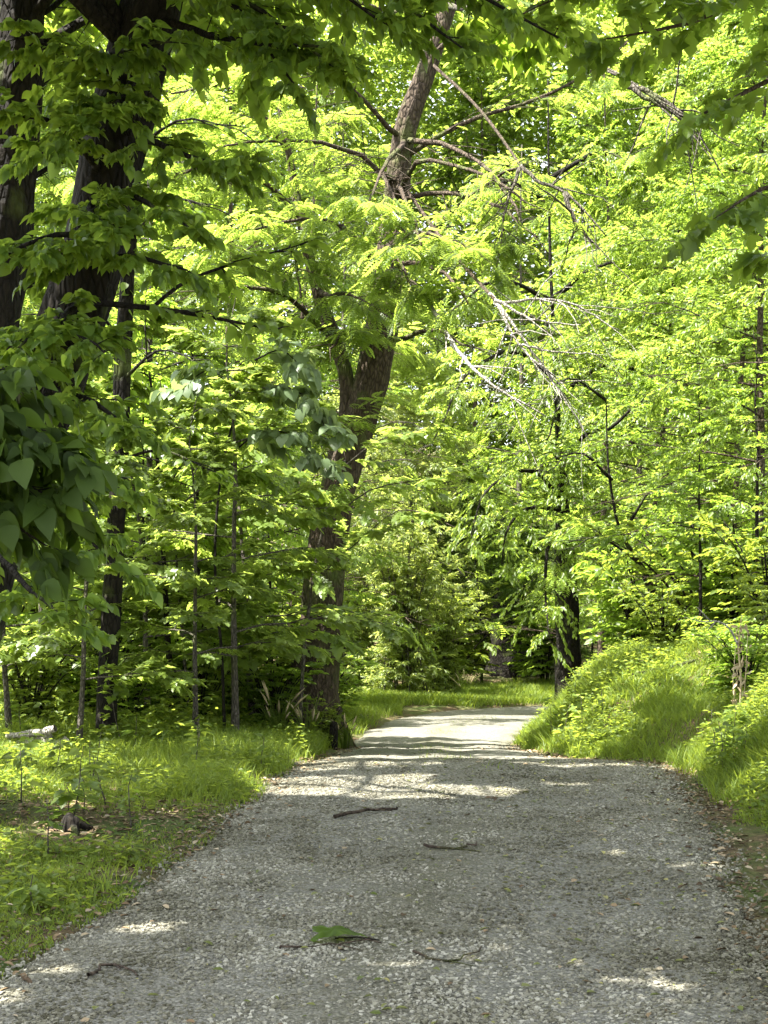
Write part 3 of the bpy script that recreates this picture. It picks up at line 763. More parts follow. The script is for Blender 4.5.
# --- 3: near broad-leaved bough, large dark leaves at the left
Y = 5.0; base = np.array([-2.45, 4.6, float(H(-2.45, 4.6)) - .05]); t = Tree(base)
t.stem([base, base + [.05, .05, 1.2], base + [.15, .15, 2.4], base + [.1, .2, 4.2]], [.06, .05, .04, .015], 14, 8)
for pp, ns in (([(-330, 420), (-150, 380), (-50, 400), (40, 430)], 11), ([(-330, 470), (-160, 440), (-40, 460), (60, 500)], 11), ([(-330, 360), (-150, 330), (-60, 340), (25, 390)], 9), ([(-330, 540), (-160, 480), (-50, 490), (45, 545)], 11), ([(-330, 500), (-150, 430), (-50, 430), (75, 460)], 12)):
    P3 = [at(a, b, 4.75 + .1 * i) for i, (a, b) in enumerate(pp)]
    t.bough(P3, [.02, .014, .009, .003], n_sub=ns, sub_len=.24, t0=.4, limb=True, leaf=dict(twigs=4, per=5, size=0.105, leaf_droop=.8, tilt=.5), wood_r=.003, droop=.3)
t.stem([base + [.1, .2, 4.0], base + [0, .3, 6], base + [-.1, .4, 8.5]], [.03, .025, .01], 12, 8)  # high crown out of view, added to shade the near lane
for i in range(28):
    q = base + np.array([0, .3, 5.4 + 3.2 * i / 27]); a = i * 2.4; L = 3.7 - .05 * i
    t.bough([q, q + [math.cos(a) * L * .5, math.sin(a) * L * .5, .6], q + [math.cos(a) * L, math.sin(a) * L, .7]], [.025, .018, .006], n_sub=18, sub_len=1.2, t0=.15, n=7, leaf=dict(twigs=8, per=8, size=.15, leaf_droop=.4))
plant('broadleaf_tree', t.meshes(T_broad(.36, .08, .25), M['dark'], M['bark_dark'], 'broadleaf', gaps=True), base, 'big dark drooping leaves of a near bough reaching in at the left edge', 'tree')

# --- 4: the forked tree beside the lane
Y = 20.0; base = at(311, 733, Y); base[2] = float(H(base[0], Y)) - .1; t = Tree(base)
t.stem([base, at(314, 690, Y), at(319, 640, Y), at(327, 560, Y), at(338, 490, Y), at(360, 415, Y), at(379, 345, Y), at(388, 290, Y), at(396, 200, Y), at(404, 135, Y), at(428, 65, Y), at(455, -20, Y), at(470, -140, Y)],
       [.62, .38, .30, .275, .255, .24, .24, .20, .165, .155, .135, .10, .05], 80, 24, .15)
for k in range(6):
    a = k * 1.05 + .3; d_ = np.array([math.cos(a), math.sin(a), 0])
    q_ = base + d_ * .22; t.stem([q_ + [0, 0, .55], q_ + d_ * .18 + [0, 0, .22], q_ + d_ * .32 + [0, 0, .06], q_ + d_ * .5 + [0, 0, -.15]], [.16, .14, .09, .03], 10, 8, .15)
for pp_, rr_ in (([(400, 180, 20), (450, 250, 17.6), (495, 300, 15.6)], .02), ([(392, 275, 20), (412, 282, 18.8), (430, 305, 17.5)], .022), ([(430, 62, 20), (480, 110, 18.5), (525, 172, 17)], .018)):
    t.stem([at(*q_) for q_ in pp_], [rr_ * 1.4, rr_ * 1.2, rr_], 12, 6, .1)
t.limbs.append([(*resample([at(346, 450, Y), at(349, 405, Y), at(345, 370, Y), at(333, 335, Y), at(318, 292, Y), at(302, 225, Y), at(288, 150, Y), at(270, 60, Y)], [.17, .13, .105, .11, .09, .075, .05, .02], 26), 12, .12)])
for pp, ns, sl, zz in (
        ([(400, 160), (470, 120), (560, 90), (640, 30)], 14, 1.5, -1), ([(396, 200), (440, 200), (500, 215), (545, 250)], 14, 1.1, -2.5), ([(390, 260), (430, 230), (480, 190), (520, 170)], 14, 1.2, -2.8),
        ([(396, 190), (360, 150), (300, 140), (230, 150)], 14, 1.4, -2), ([(388, 280), (350, 230), (300, 215), (240, 235)], 14, 1.3, -2.8), ([(330, 335), (290, 300), (230, 290), (180, 300)], 12, 1.2, -2.5),
        ([(428, 65), (470, 20), (540, -20)], 12, 1.5, -1.5), ([(300, 220), (260, 170), (190, 160), (150, 190)], 12, 1.2, -1.5), ([(288, 150), (230, 90), (170, 90)], 12, 1.3, -1.5), ([(404, 140), (340, 90), (280, 70)], 12, 1.4, -2),
        ([(440, 20), (360, 0), (300, -30)], 12, 1.5, -1), ([(379, 345), (430, 330), (470, 345)], 8, .8, -1.5), ([(392, 270), (420, 260), (450, 275), (470, 300)], 10, .9, -3), ([(396, 200), (400, 190), (410, 215), (420, 250)], 12, .9, -3.2), ([(390, 260), (375, 240), (385, 260), (400, 290)], 10, .8, -2.6), ([(404, 140), (390, 170), (370, 210)], 11, .9, -2.6), ([(404, 140), (450, 150), (500, 180), (530, 230)], 14, 1.1, -3), ([(362, 410), (345, 440), (330, 480)], 9, .7, -1.6), ([(390, 260), (410, 235), (440, 240), (480, 260)], 13, .9, -3.4), ([(396, 200), (420, 160), (470, 170), (520, 200)], 13, 1.0, -3.4), ([(397, 180), (380, 175), (390, 200), (385, 240)], 12, .8, -2.4), ([(302, 225), (300, 250), (310, 290)], 10, .7, -1.5), ([(318, 292), (340, 290), (370, 300)], 9, .7, -1.8), ([(379, 345), (350, 330), (320, 350)], 9, .7, -1.6)):
    t.bough([at(a, b, Y + zz * i / (len(pp) - 1)) for i, (a, b) in enumerate(pp)], np.linspace(.045, .012, len(pp)), n_sub=ns, sub_len=sl, t0=.12, n=9, limb=False, leaf=LF_PIN, jitter=.04)
forked = t
mm_ = t.meshes(PINNATE, M['yellow'], M['bark'], 'forked', gaps=True)
ft = plant('forked_tree', mm_, base, 'large brown trunk with a forked stem standing left of the lane', 'tree')


def dead_limb(parent, base, chains, name='dead_limb', label=None, extra=3, mat='dead'):
    items = []
    for pts, r0 in chains:
        P, R = resample(pts, np.linspace(r0 * 1.35, r0 * .4, len(pts)), 14)
        P[1:] += rng.normal(0, .007, (13, 3))
        items.append((P, R, 6, .1))
        for k in range(extra * 3):
            i = rng.integers(4, 13); d = unit(P[i] - P[i - 2] + rng.normal(0, .22, 3)); L = rng.uniform(.3, 1.0)
            s = np.linspace(0, 1, 5)[:, None]
            Q = P[i] + d * L * s + rng.normal(0, .025, (5, 3)) * s + np.array([0, 0, -.12]) * s * s
            items.append((Q, R[i] * np.linspace(.6, .2, 5), 5))
    V, Q = tubes(items)
    o = link(name, mesh_from(name, V - base, Q, M[mat]), parent)
    if label: o['label'] = label
    return o


dead_limb(ft, base, [([at(430, 305, 17.5), at(455, 345, 16.4), at(485, 380, 15.8), at(545, 416, 15.5)], .024)], label='pale bare limb drooping right of the trunk')
dead_limb(ft, base, [([at(490, 294, 15.8), at(497, 303, 15.6), at(520, 345, 15.4), at(560, 385, 15.2)], .019), ([at(495, 300, 15.6), at(530, 318, 15.4), at(580, 325, 15.2)], .016), ([at(497, 302, 15.6), at(535, 355, 15.3), at(590, 440, 15.1)], .016),
                     ([at(500, 303, 15.6), at(560, 300, 15.7), at(620, 330, 15.6)], .015), ([at(520, 345, 15.4), at(545, 350, 15.2), at(600, 355, 15.1)], .013)], label='bleached bare limb with a spray of forked twigs')
dead_limb(ft, base, [([at(521, 166, 17.1), at(540, 182, 16.8), at(565, 193, 16.6), at(606, 236, 16.3)], .022), ([at(565, 193, 16.6), at(572, 215, 16.5), at(592, 243, 16.4)], .03), ([at(520, 168, 17), at(508, 200, 16.9), at(500, 240, 16.8)], .02)], label='long drooping limb, bare and grey', mat='bark_grey')
dead_limb(ft, base, [([at(445, 5, 20), at(530, 20, 17.5), at(592, 62, 15.5), at(640, 88, 15), at(692, 130, 14.7)], .035), ([at(625, 85, 15.1), at(660, 105, 14.9), at(718, 130, 14.6)], .028), ([at(640, 88, 15), at(675, 108, 14.9), at(700, 140, 14.8)], .024)], label='high bare limb reaching to the upper right', mat='bark_grey')

# --- protos, one of each kind, copied below
tall_a = generic(13.5, .8, 3.4, .085, 44, LF_TALL, sub_len=1.35, n_sub=12, droop=.12, up=.4, wig=.3, limb_r=.3)
tall_b = generic(12.5, .6, 3.1, .08, 44, LF_TALL, sub_len=1.3, n_sub=12, lean=(1.2, .4), droop=.2, up=.35, wig=.3, limb_r=.3)
feather = generic(12.0, 1.0, 3.2, .085, 38, dict(twigs=5, per=4, size=.32, leaf_droop=.4, tilt=.3, tw_len=.5), sub_len=1.3, n_sub=9, droop=.2)
maple_a = generic(5.2, 0.9, 1.9, .045, 15, LF_MAPLE, sub_len=.75, n_sub=7, up=.25, droop=.05, top=.6, sides=7)
maple_b = generic(4.4, 0.7, 1.7, .04, 13, LF_MAPLE, sub_len=.7, n_sub=7, up=.2, droop=.08, top=.6, lean=(.4, -.2), sides=7)
sap_a = generic(4.6, 1.3, 1.0, .032, 13, LF_SAP, sub_len=.55, n_sub=6, up=.6, wig=.06, sides=6)
sap_b = generic(5.4, 1.6, 1.15, .045, 13, LF_SAP, sub_len=.6, n_sub=6, up=.5, wig=.09, sides=6, lean=(.3, 0))


def shrub(h, w, n, leaf, t0=.22, foot=.04):
    t = Tree((0, 0, 0))
    for i in range(n):
        a = i * 2.4 + rng.normal(0, .3); L = rng.uniform(.7, 1.1); o = rng.uniform(.2, 1.0) * w
        d = np.array([math.cos(a), math.sin(a), 0])
        pts = [d * foot * o / w - [0, 0, .08], d * o * .3 + [0, 0, h * L * .45], d * o * .7 + [0, 0, h * L * .8], d * o + [0, 0, h * L * .95]]
        t.bough(pts, [.014, .011, .007, .003], n_sub=8 if t0 > .1 else 11, sub_len=.36 * w + .1, t0=t0, n=7, sides=5, leaf=leaf, droop=.15, wood_r=.004)
    return t


bush_a = shrub(1.3, .9, 16, dict(twigs=4, per=6, size=.075, leaf_droop=.3))
bush_b = shrub(1.0, .7, 13, dict(twigs=4, per=5, size=.085, leaf_droop=.2))
willow = shrub(4.4, 1.6, 36, dict(twigs=6, per=8, size=.13, leaf_droop=.45, tilt=.7, zr=.35), .04, .8)

meshes = dict(
    tall_a=tall_a.meshes(OVATE, M['green'], M['bark'], 'tall_a'), tall_b=tall_b.meshes(OVATE, M['yellow'], M['bark'], 'tall_b'), feather=feather.meshes(PINNATE, M['yellow'], M['bark_grey'], 'feather'),
    maple_a=maple_a.meshes(MAPLE, M['maple'], M['bark_grey'], 'maple_a'), maple_b=maple_b.meshes(MAPLE, M['maple'], M['bark_grey'], 'maple_b'),
    sap_a=sap_a.meshes(OVATE, M['green'], M['bark_dark'], 'sap_a'), sap_b=sap_b.meshes(OVATE, M['green'], M['bark_dark'], 'sap_b'),
    bush_a=bush_a.meshes(OVATE, M['herb'], M['bark_dark'], 'bush_a'), bush_b=bush_b.meshes(OVATE, M['green'], M['bark_dark'], 'bush_b'),
    willow=willow.meshes(NARROW, M['pale'], M['bark_grey'], 'willow'),
)
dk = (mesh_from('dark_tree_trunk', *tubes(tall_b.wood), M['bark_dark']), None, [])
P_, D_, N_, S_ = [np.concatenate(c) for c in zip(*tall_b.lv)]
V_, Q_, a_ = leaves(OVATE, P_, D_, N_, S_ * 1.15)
meshes['dark_tall'] = (dk[0], mesh_from('dark_tall_crown', V_, Q_, M['dark'], {'rnd': a_}), [])  # the hollow's shade is put into this darker leaf colour

V_, Q_, a_ = leaves(OVATE, P_, D_, N_, S_)
meshes['pale_tall'] = (mesh_from('pale_tall_trunk', *tubes(tall_b.wood), M['bark_grey']), mesh_from('pale_tall_crown', V_, Q_, M['pale'], {'rnd': a_}), [])  # paler leaf colour stands in for the sunlit glow beyond the bend
first = {}; seen = set()
PROTO = dict(tall_a=(OVATE, M['green'], tall_a, 1), tall_b=(OVATE, M['yellow'], tall_b, 1), feather=(PINNATE, M['yellow'], feather, 1), maple_a=(MAPLE, M['maple'], maple_a, 1), maple_b=(MAPLE, M['maple'], maple_b, 1), sap_a=(OVATE, M['green'], sap_a, 1), sap_b=(OVATE, M['green'], sap_b, 1), bush_a=(OVATE, M['herb'], bush_a, 1), bush_b=(OVATE, M['green'], bush_b, 1), willow=(NARROW, M['pale'], willow, 1), dark_tall=(OVATE, M['dark'], tall_b, 1.15), pale_tall=(OVATE, M['pale'], tall_b, 1))


def place(kind, name, x, y, label, cat, group, rz=None, sc=1.0, sink=0.0):
    loc = np.array([x, y, float(H(x, y)) - sink]); rz = rng.uniform(0, 6.28) if rz is None else rz
    if kind not in first:
        first[kind] = plant(name, meshes[kind], loc, label, cat, group, rz, sc)
    else:
        c = copy_plant(first[kind], loc, label, rz, sc)
        if group: c['group'] = group
    o = first[kind] if kind not in seen else c
    seen.add(kind)
    tpl, mat, tr, big = PROTO[kind]
    P, D, N, S = [np.concatenate(a) for a in zip(*tr.lv)]
    W = yaw(P * sc, rz) + loc
    k = ~shade_gap(W)
    if (~k).sum() > 40 and kind in ('tall_a', 'tall_b', 'feather', 'dark_tall'):
        V, Q, a = leaves(tpl, P[k], D[k], N[k], S[k] * big)
        for ch in o.children:
            if ch.name.startswith('crown'): ch.data = mesh_from(kind + '_crown', V, Q, mat, {'rnd': a})
    return o


def px(p, Y): return (p - 384) / F * Y


G1 = 'trees of the wood left of the lane'
for kind, p, Yd, sc, lab in (
        ('tall_a', -30, 24, .95, 'broad-leaved tree at the left edge, behind the dark upright trunk'), ('tall_b', 90, 27, 1.0, 'yellow-green tree rising behind the leaning trunk'),
        ('tall_a', 215, 29, 1.1, 'tall leafy tree filling the gap between leaning trunk and forked tree'), ('feather', 150, 21, .8, 'feathery bright tree directly right of the leaning trunk'),
        ('tall_b', 285, 34, 1.2, 'tall tree behind the left fork of the big trunk'), ('tall_a', 30, 36, 1.25, 'tall tree deep in the wood at far left'), ('feather', 345, 40, 1.35, 'feathery tall tree seen just behind the forked trunk')):
    place(kind, {'tall_a': 'broadleaf_tree', 'tall_b': 'broadleaf_tree', 'feather': 'feather_leaved_tree'}[kind], px(p, Yd), Yd, lab, 'tree', G1, sc=sc)
G2 = 'trees on the right bank'
for kind, p, Yd, sc, lab in (
        ('tall_b', 730, 23, .85, 'yellow-green tree on top of the right bank behind the bare limbs'), ('tall_a', 760, 19, .75, 'leafy tree at the right edge above the near bank'), ('feather', 700, 28, 1.0, 'feathery tree on the right bank, second from the right edge'),
        ('tall_a', 600, 36, 1.2, 'tall tree behind the straight dark trunk right of the lane'), ('tall_b', 800, 30, 1.1, 'tall tree deep in the wood at the right edge'), ('feather', 640, 42, 1.4, 'tall feathery tree far back right of the lane'),
        ('tall_a', 720, 42, 1.4, 'tall tree far back at the right, above all others there'), ('tall_b', 860, 16, .75, 'yellow-green tree just outside the right edge above the near bank'), ('tall_a', 770, 24, .9, 'leafy tree on the right bank beside the crooked stem'), ('tall_b', 640, 28, 1.0, 'leafy tree right behind the straight dark trunk'), ('tall_a', 740, 33, 1.2, 'tall tree behind the trees of the right bank, near the edge')):
    place(kind, 'broadleaf_tree' if kind != 'feather' else 'feather_leaved_tree', px(p, Yd), Yd, lab, 'tree', G2, sc=sc)
G3 = 'trees beyond the end of the lane'
for kind, p, Yd, sc, lab in (
        ('pale_tall', 425, 47, 1.1, 'tall bright tree beyond the bend, above the willowy bush'), ('feather', 520, 54, 1.6, 'tall feathery tree beyond the bend, above the dark hollow'), ('tall_a', 470, 62, 1.8, 'tallest tree beyond the bend, rising behind the others'),
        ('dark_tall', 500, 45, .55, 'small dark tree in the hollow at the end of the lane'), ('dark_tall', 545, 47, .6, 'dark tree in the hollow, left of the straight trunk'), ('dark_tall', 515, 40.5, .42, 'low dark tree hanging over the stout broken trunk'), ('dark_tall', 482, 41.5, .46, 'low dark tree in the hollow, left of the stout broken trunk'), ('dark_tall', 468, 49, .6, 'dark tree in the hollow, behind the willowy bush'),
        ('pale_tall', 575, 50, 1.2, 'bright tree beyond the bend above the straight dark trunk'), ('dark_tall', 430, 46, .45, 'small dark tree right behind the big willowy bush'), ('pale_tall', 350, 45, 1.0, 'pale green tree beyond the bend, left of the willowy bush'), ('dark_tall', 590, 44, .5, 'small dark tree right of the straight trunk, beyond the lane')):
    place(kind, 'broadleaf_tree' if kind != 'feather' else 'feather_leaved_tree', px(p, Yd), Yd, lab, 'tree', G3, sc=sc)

G4 = 'understorey maples left of the lane'
for kind, p, Yd, sc, lab in (
        ('maple_a', 235, 15.5, .95, 'layered young maple whose leaf tiers reach towards the forked trunk'), ('maple_b', 150, 16.5, 1.0, 'young maple standing below the leaning trunk'), ('maple_a', 40, 16, .95, 'young maple at the left edge under the big dark leaves'),
        ('maple_b', 255, 18.5, 1.15, 'young maple close against the left side of the forked trunk'), ('maple_b', 78, 13.4, .78, 'young maple just in front of the ivy-covered stem'), ('maple_a', 195, 14.6, .7, 'small young maple on the verge edge, between ivy stem and tall grass tufts'), ('maple_b', 10, 14, .8, 'small young maple half cut by the left edge of the picture'), ('maple_a', 110, 20, 1.2, 'young maple in the shade behind the thin ivy stem')):
    place(kind, 'young_maple', px(p, Yd), Yd, lab, 'tree', G4, sc=sc)
G5 = 'thin saplings in the wood'
for kind, p, Yd, sc, lab in (
        ('sap_a', 60, 17, 1.0, 'straight thin sapling second from the left edge'), ('sap_b', 24, 18, 1.0, 'thin sapling nearest the left edge'), ('sap_a', 145, 18, 1.1, 'thin sapling right of the ivy-covered stem'),
        ('sap_b', 172, 17, 1.0, 'wavy thin sapling under the layered maple'), ('sap_a', 85, 21, 1.1, 'thin sapling left of the ivy-covered stem'), ('sap_b', 205, 20, 1.1, 'thin sapling midway between ivy stem and forked trunk'),
        ('sap_a', 270, 22, 1.1, 'thin sapling just left of the forked trunk'), ('sap_a', 700, 18, .8, 'thin sapling on top of the right bank, near the dry stalk'), ('sap_b', 760, 16.5, .7, 'thin sapling at the right edge above the bank')):
    place(kind, 'sapling', px(p, Yd), Yd, lab, 'sapling', G5, sc=sc)
G6 = 'bushes under the trees'
for kind, p, Yd, sc, lab in (
        ('bush_a', 30, 15, .9, 'leafy bush behind the pale dead wood at the left edge'), ('bush_b', 130, 15.5, .8, 'small bush behind the yellow-leaved seedling'), ('bush_a', 200, 17, .9, 'bush in the shade left of the tall grass tuft'), ('bush_b', 270, 18.5, 1.1, 'bush at the left foot of the forked trunk'),
        ('bush_a', 665, 19.5, .9, 'bush on top of the right bank beside the dark leaning stem'), ('bush_b', 745, 14.5, .9, 'bush on the right bank behind the dry stalk'),
        ('bush_a', 800, 13, .8, 'bush at the right edge of the bank'), ('bush_b', 330, 27, 1.3, 'bush beside the far stretch of lane, behind the forked trunk'), ('bush_a', 80, 19, 1.3, 'bush deep in shade between the thin saplings'), ('bush_a', 450, 40, 2.4, 'bush at the left mouth of the dark hollow'), ('bush_b', 545, 40, 2.2, 'bush at the right mouth of the dark hollow'), ('bush_a', 480, 45, 2.2, 'bush beside the stout broken trunk in the hollow'), ('bush_a', 235, 23, 1.6, 'bush in shade between forked trunk and thin saplings'),
        ('bush_a', -20, 18, 2.0, 'tall bush cut by the left edge of the picture, under the young maple'), ('bush_b', 105, 17.5, 1.7, 'tall bush behind the foot of the ivy-covered stem'), ('bush_a', 165, 22, 2.2, 'tall bush in the wood behind the wavy thin sapling'), ('bush_b', 190, 19, 1.8, 'tall bush under the layered young maple'),
        ('bush_a', 280, 20.5, 1.6, 'tall bush touching the left side of the forked trunk near its foot'), ('bush_a', 328, 18.7, .5, 'low bush at the right front of the forked trunk foot'), ('bush_b', 268, 18.6, 1.1, 'bush at the left front of the forked trunk foot'),
        ('bush_b', 640, 25, 2.0, 'tall bush behind the crooked stem on the right bank'), ('bush_a', 705, 21, 1.8, 'tall bush on the bank left of the dry stalk'), ('bush_b', 740, 19, 1.8, 'tall bush at the right edge behind the small bush'), ('bush_a', 770, 16, 1.2, 'bush in the right edge of the picture above the near bank')):
    place(kind, 'bush', px(p, Yd), Yd, lab, 'bush', G6, sc=sc)
place('willow', 'willowy_bush', px(402, 35.6), 35.6, 'big pale willowy bush left of the dark hollow at the bend', 'bush', None, sc=1.12)
place('willow', 'willowy_bush', px(350, 38.5), 38.5, 'pale willowy bush half hidden by the forked trunk', 'bush', None, sc=.95)
place('willow', 'willowy_bush', px(442, 37), 37, 'smaller pale willowy bush at the edge of the dark hollow', 'bush', None, sc=.7)

# --- straight dark trunk right of the lane with a bright hanging crown
Y = 29.; base = at(571, 690, Y); base[2] = float(H(base[0], Y)) - .15; t = Tree(base)
t.stem([base, at(568, 640, Y), at(565, 560, Y), at(561, 480, Y), at(556, 380, Y), at(550, 250, Y), at(548, 80, Y)], [.33, .26, .22, .10, .05, .03, .015], 40, 16, .13)
for pp in ([(562, 500), (530, 470), (490, 490), (470, 540)], [(563, 520), (550, 540), (545, 590), (548, 640)], [(560, 460), (600, 430), (650, 450), (690, 500)], [(556, 380), (510, 350), (460, 380), (430, 440)], [(556, 400), (610, 360), (660, 380)],
           [(550, 300), (500, 280), (450, 310)], [(550, 300), (610, 260), (680, 290)], [(548, 200), (500, 180), (450, 220)], [(548, 180), (600, 150), (660, 190)], [(563, 510), (520, 510), (500, 560)], [(564, 540), (590, 520), (620, 560)], [(560, 460), (550, 440), (570, 480)], [(556, 400), (560, 400), (545, 440)], [(553, 330), (545, 330), (565, 370)]):
    t.bough([at(a, b, Y - .8 * i) for i, (a, b) in enumerate(pp)], np.linspace(.06, .012, len(pp)), n_sub=13, sub_len=1.3, t0=.15, n=9, jitter=.04, leaf=dict(twigs=7, per=9, size=.105, leaf_droop=.6, tilt=.6, zr=.3), droop=.3)
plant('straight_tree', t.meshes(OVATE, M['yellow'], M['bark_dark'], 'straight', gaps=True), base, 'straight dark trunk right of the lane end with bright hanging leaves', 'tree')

# --- dark leaning stem on the right bank
Y = 22.; base = at(668, 650, Y); base[2] = float(H(base[0], Y)) - .1; t = Tree(base)
t.stem([base, at(660, 615, Y), at(652, 590, Y), at(640, 565, Y), at(622, 535, Y), at(610, 480, Y), at(606, 400, Y)], [.10, .085, .07, .05, .03, .02, .01], 30, 10, .12)
for pp in ([(640, 565), (600, 540), (570, 550)], [(622, 535), (650, 490), (690, 480)], [(612, 480), (570, 450), (540, 470)], [(608, 430), (650, 400), (690, 420)], [(606, 400), (570, 380), (545, 400)]):
    t.bough([at(a, b, Y - .4 * i) for i, (a, b) in enumerate(pp)], [.03, .015, .006], n_sub=11, sub_len=.8, t0=.2, n=8, jitter=.03, leaf=LF_BIG)
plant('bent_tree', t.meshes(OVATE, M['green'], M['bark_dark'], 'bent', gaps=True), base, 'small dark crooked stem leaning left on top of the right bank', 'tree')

# --- thin ivy stem
Y = 14.; base = at(106, 740, Y); base[2] = float(H(base[0], Y)) - .05; t = Tree(base)
P = t.stem([base, at(110, 640, Y), at(116, 540, Y), at(121, 440, Y), at(123, 350, Y), at(130, 240, Y), at(140, 100, Y), at(145, -60, Y)], [.11, .095, .09, .09, .085, .07, .05, .02], 40, 12, .15)
n = 420; k = rng.integers(0, 34, n); a = rng.uniform(0, 6.28, n); rad = np.stack([np.cos(a), np.sin(a), 0 * a], 1)
t.lv.append((P[k] + rad * .09 + rng.normal(0, .05, (n, 3)), rad + [0, 0, -.6] + rng.normal(0, .4, (n, 3)), rad + rng.normal(0, .4, (n, 3)), .09 * rng.uniform(.6, 1.3, n)))
for pp in ([(130, 240), (170, 200), (220, 210)], [(123, 340), (80, 300), (30, 320)], [(123, 380), (160, 350), (210, 370)], [(121, 440), (90, 420), (50, 440)], [(135, 150), (180, 120), (240, 130)], [(120, 460), (160, 450), (210, 470)]):
    t.bough([at(a_, b_, Y - .4 * i) for i, (a_, b_) in enumerate(pp)], [.02, .012, .004], n_sub=9, sub_len=.5, t0=.2, n=8, leaf=dict(twigs=5, per=6, size=.10, leaf_droop=.3))
plant('ivy_stem_tree', t.meshes(T_broad(.42, .08, .2), M['green'], M['bark_dark'], 'ivy', gaps=True), base, 'thin dark stem wrapped in ivy leaves below the leaning trunk', 'tree')

# --- redbud-like small tree, pale blue-green heart leaves
Y = 15.5; base = np.array([px(225, Y), Y, 0]); base[2] = float(H(base[0], Y)) - .05; t = Tree(base)
t.stem([base, at(222, 660, Y), at(215, 560, Y), at(222, 470, Y), at(240, 400, Y), at(262, 350, Y)], [.02, .018, .016, .013, .01, .005], 20, 8)
for pp, ns in (([(240, 400), (275, 385), (310, 400), (330, 440)], 8), ([(225, 460), (265, 430), (300, 440), (320, 470)], 7), ([(255, 360), (280, 350), (300, 365)], 5), ([(240, 395), (210, 370), (180, 390)], 4)):
    t.bough([at(a_, b_, Y - .2 * i) for i, (a_, b_) in enumerate(pp)], np.linspace(.012, .003, len(pp)), n_sub=ns, sub_len=.22, t0=.25, n=8, leaf=dict(twigs=4, per=4, size=.165, leaf_droop=.8, tilt=.4), wood_r=.003)
plant('heart_leaved_tree', t.meshes(HEART, M['blue'], M['bark_dark'], 'heart'), base, 'slender small tree with pale blue-green heart-shaped leaves left of the fork', 'tree')

# --- lit maple boughs in front of the forked trunk
Y = 17.; base = np.array([px(190, Y), Y, 0]); base[2] = float(H(base[0], Y)) - .05; t = Tree(base)
t.stem([base, at(186, 680, Y), at(178, 580, Y), at(172, 480, Y), at(160, 380, Y)], [.024, .021, .018, .014, .006], 20, 8)
for pp, ns, sl in (([(178, 650), (230, 650), (285, 630), (335, 632)], 8, .32), ([(180, 600), (220, 570), (270, 575), (318, 560)], 9, .35), ([(176, 540), (220, 520), (270, 510), (320, 525)], 9, .35), ([(174, 510), (215, 480), (260, 465), (300, 480)], 9, .35),
                   ([(178, 580), (140, 570), (100, 590)], 8, .35), ([(172, 480), (200, 440), (240, 430)], 8, .32), ([(178, 620), (215, 610), (255, 600)], 7, .3), ([(165, 430), (200, 400), (230, 400)], 7, .3)):
    t.bough([at(a_, b_, Y - .25 * i) for i, (a_, b_) in enumerate(pp)], np.linspace(.014, .003, len(pp)), n_sub=ns, sub_len=sl * 1.35, t0=.2, n=9, leaf=dict(twigs=5, per=6, size=.15, leaf_droop=.25, tilt=.22), wood_r=.003, rise=0.02)
plant('young_maple', t.meshes(MAPLE, M['maple'], M['bark_grey'], 'lit_maple'), base, 'sunlit young maple whose flat leaf tiers cross in front of the forked trunk', 'tree')
# the maple bough that reaches across at mid height
Y = 18.; base = np.array([px(300, Y), Y, 0]); base[2] = float(H(base[0], Y)) - .05; t = Tree(base)
t.stem([base, at(302, 680, Y), at(310, 600, Y), at(325, 520, Y), at(345, 460, Y)], [.03, .026, .022, .016, .006], 20, 8)
for pp, ns in (([(322, 530), (370, 490), (420, 480), (470, 470)], 9), ([(315, 580), (360, 540), (400, 510), (430, 515)], 8), ([(338, 480), (320, 440), (330, 410)], 6), ([(340, 470), (380, 440), (420, 430)], 7)):
    t.bough([at(a_, b_, Y - .3 * i) for i, (a_, b_) in enumerate(pp)], np.linspace(.012, .003, len(pp)), n_sub=ns, sub_len=.45, t0=.2, n=9, leaf=dict(twigs=4, per=5, size=.15, leaf_droop=.25, tilt=.22), wood_r=.003)
plant('slender_maple', t.meshes(MAPLE, M['maple'], M['bark_grey'], 'slender_maple'), base, 'slender maple at the foot of the forked trunk with pale tips over the lane', 'tree')

# --- near tree at the right, out of the frame, with lobed leaves hanging in at the top right
base = np.array([5.0, 10.5, float(H(5.0, 10.5)) - .1]); t = Tree(base); Y = 10.
tp = t.stem([base, base + [0, 0, 2.5], base + [-.1, 0, 5], base + [-.3, 0, 8], base + [-.4, 0, 12]], [.3, .24, .21, .16, .05], 30, 14, .14)
for pp, ns in (([(930, -60), (800, -30), (700, 20), (600, 40)], 13), ([(930, -80), (780, -90), (640, -40), (520, 15)], 14), ([(930, 60), (820, 60), (740, 95), (690, 120)], 9), ([(930, 150), (840, 170), (760, 190), (720, 215)], 10), ([(920, 250), (850, 260), (790, 250)], 8)):
    t.bough([at(a_, b_, 10.3 - .3 * i) for i, (a_, b_) in enumerate(pp)], np.linspace(.035, .005, len(pp)), n_sub=ns, sub_len=.55, t0=.25, n=9, limb=True, leaf=dict(twigs=4, per=4, size=.15, leaf_droop=.6, tilt=.4), wood_r=.004)
for i in range(22):
    f = i / 21; q = tp[int(18 + 11 * f)]; a = i * 2.4; L = 3.4 - 1.2 * f
    t.bough([q, q + [math.cos(a) * L * .4, math.sin(a) * L * .4, .9], q + [math.cos(a) * L, math.sin(a) * L, 1.2]], [.06, .04, .012], n_sub=12, sub_len=1.1, t0=.15, n=7, leaf=dict(twigs=6, per=6, size=0.16, leaf_droop=.4))
plant('lobed_leaf_tree', t.meshes(MAPLE, M['deep'], M['bark'], 'lobed', gaps=True), base, 'tree whose boughs of lobed leaves hang in at the top right corner', 'tree')

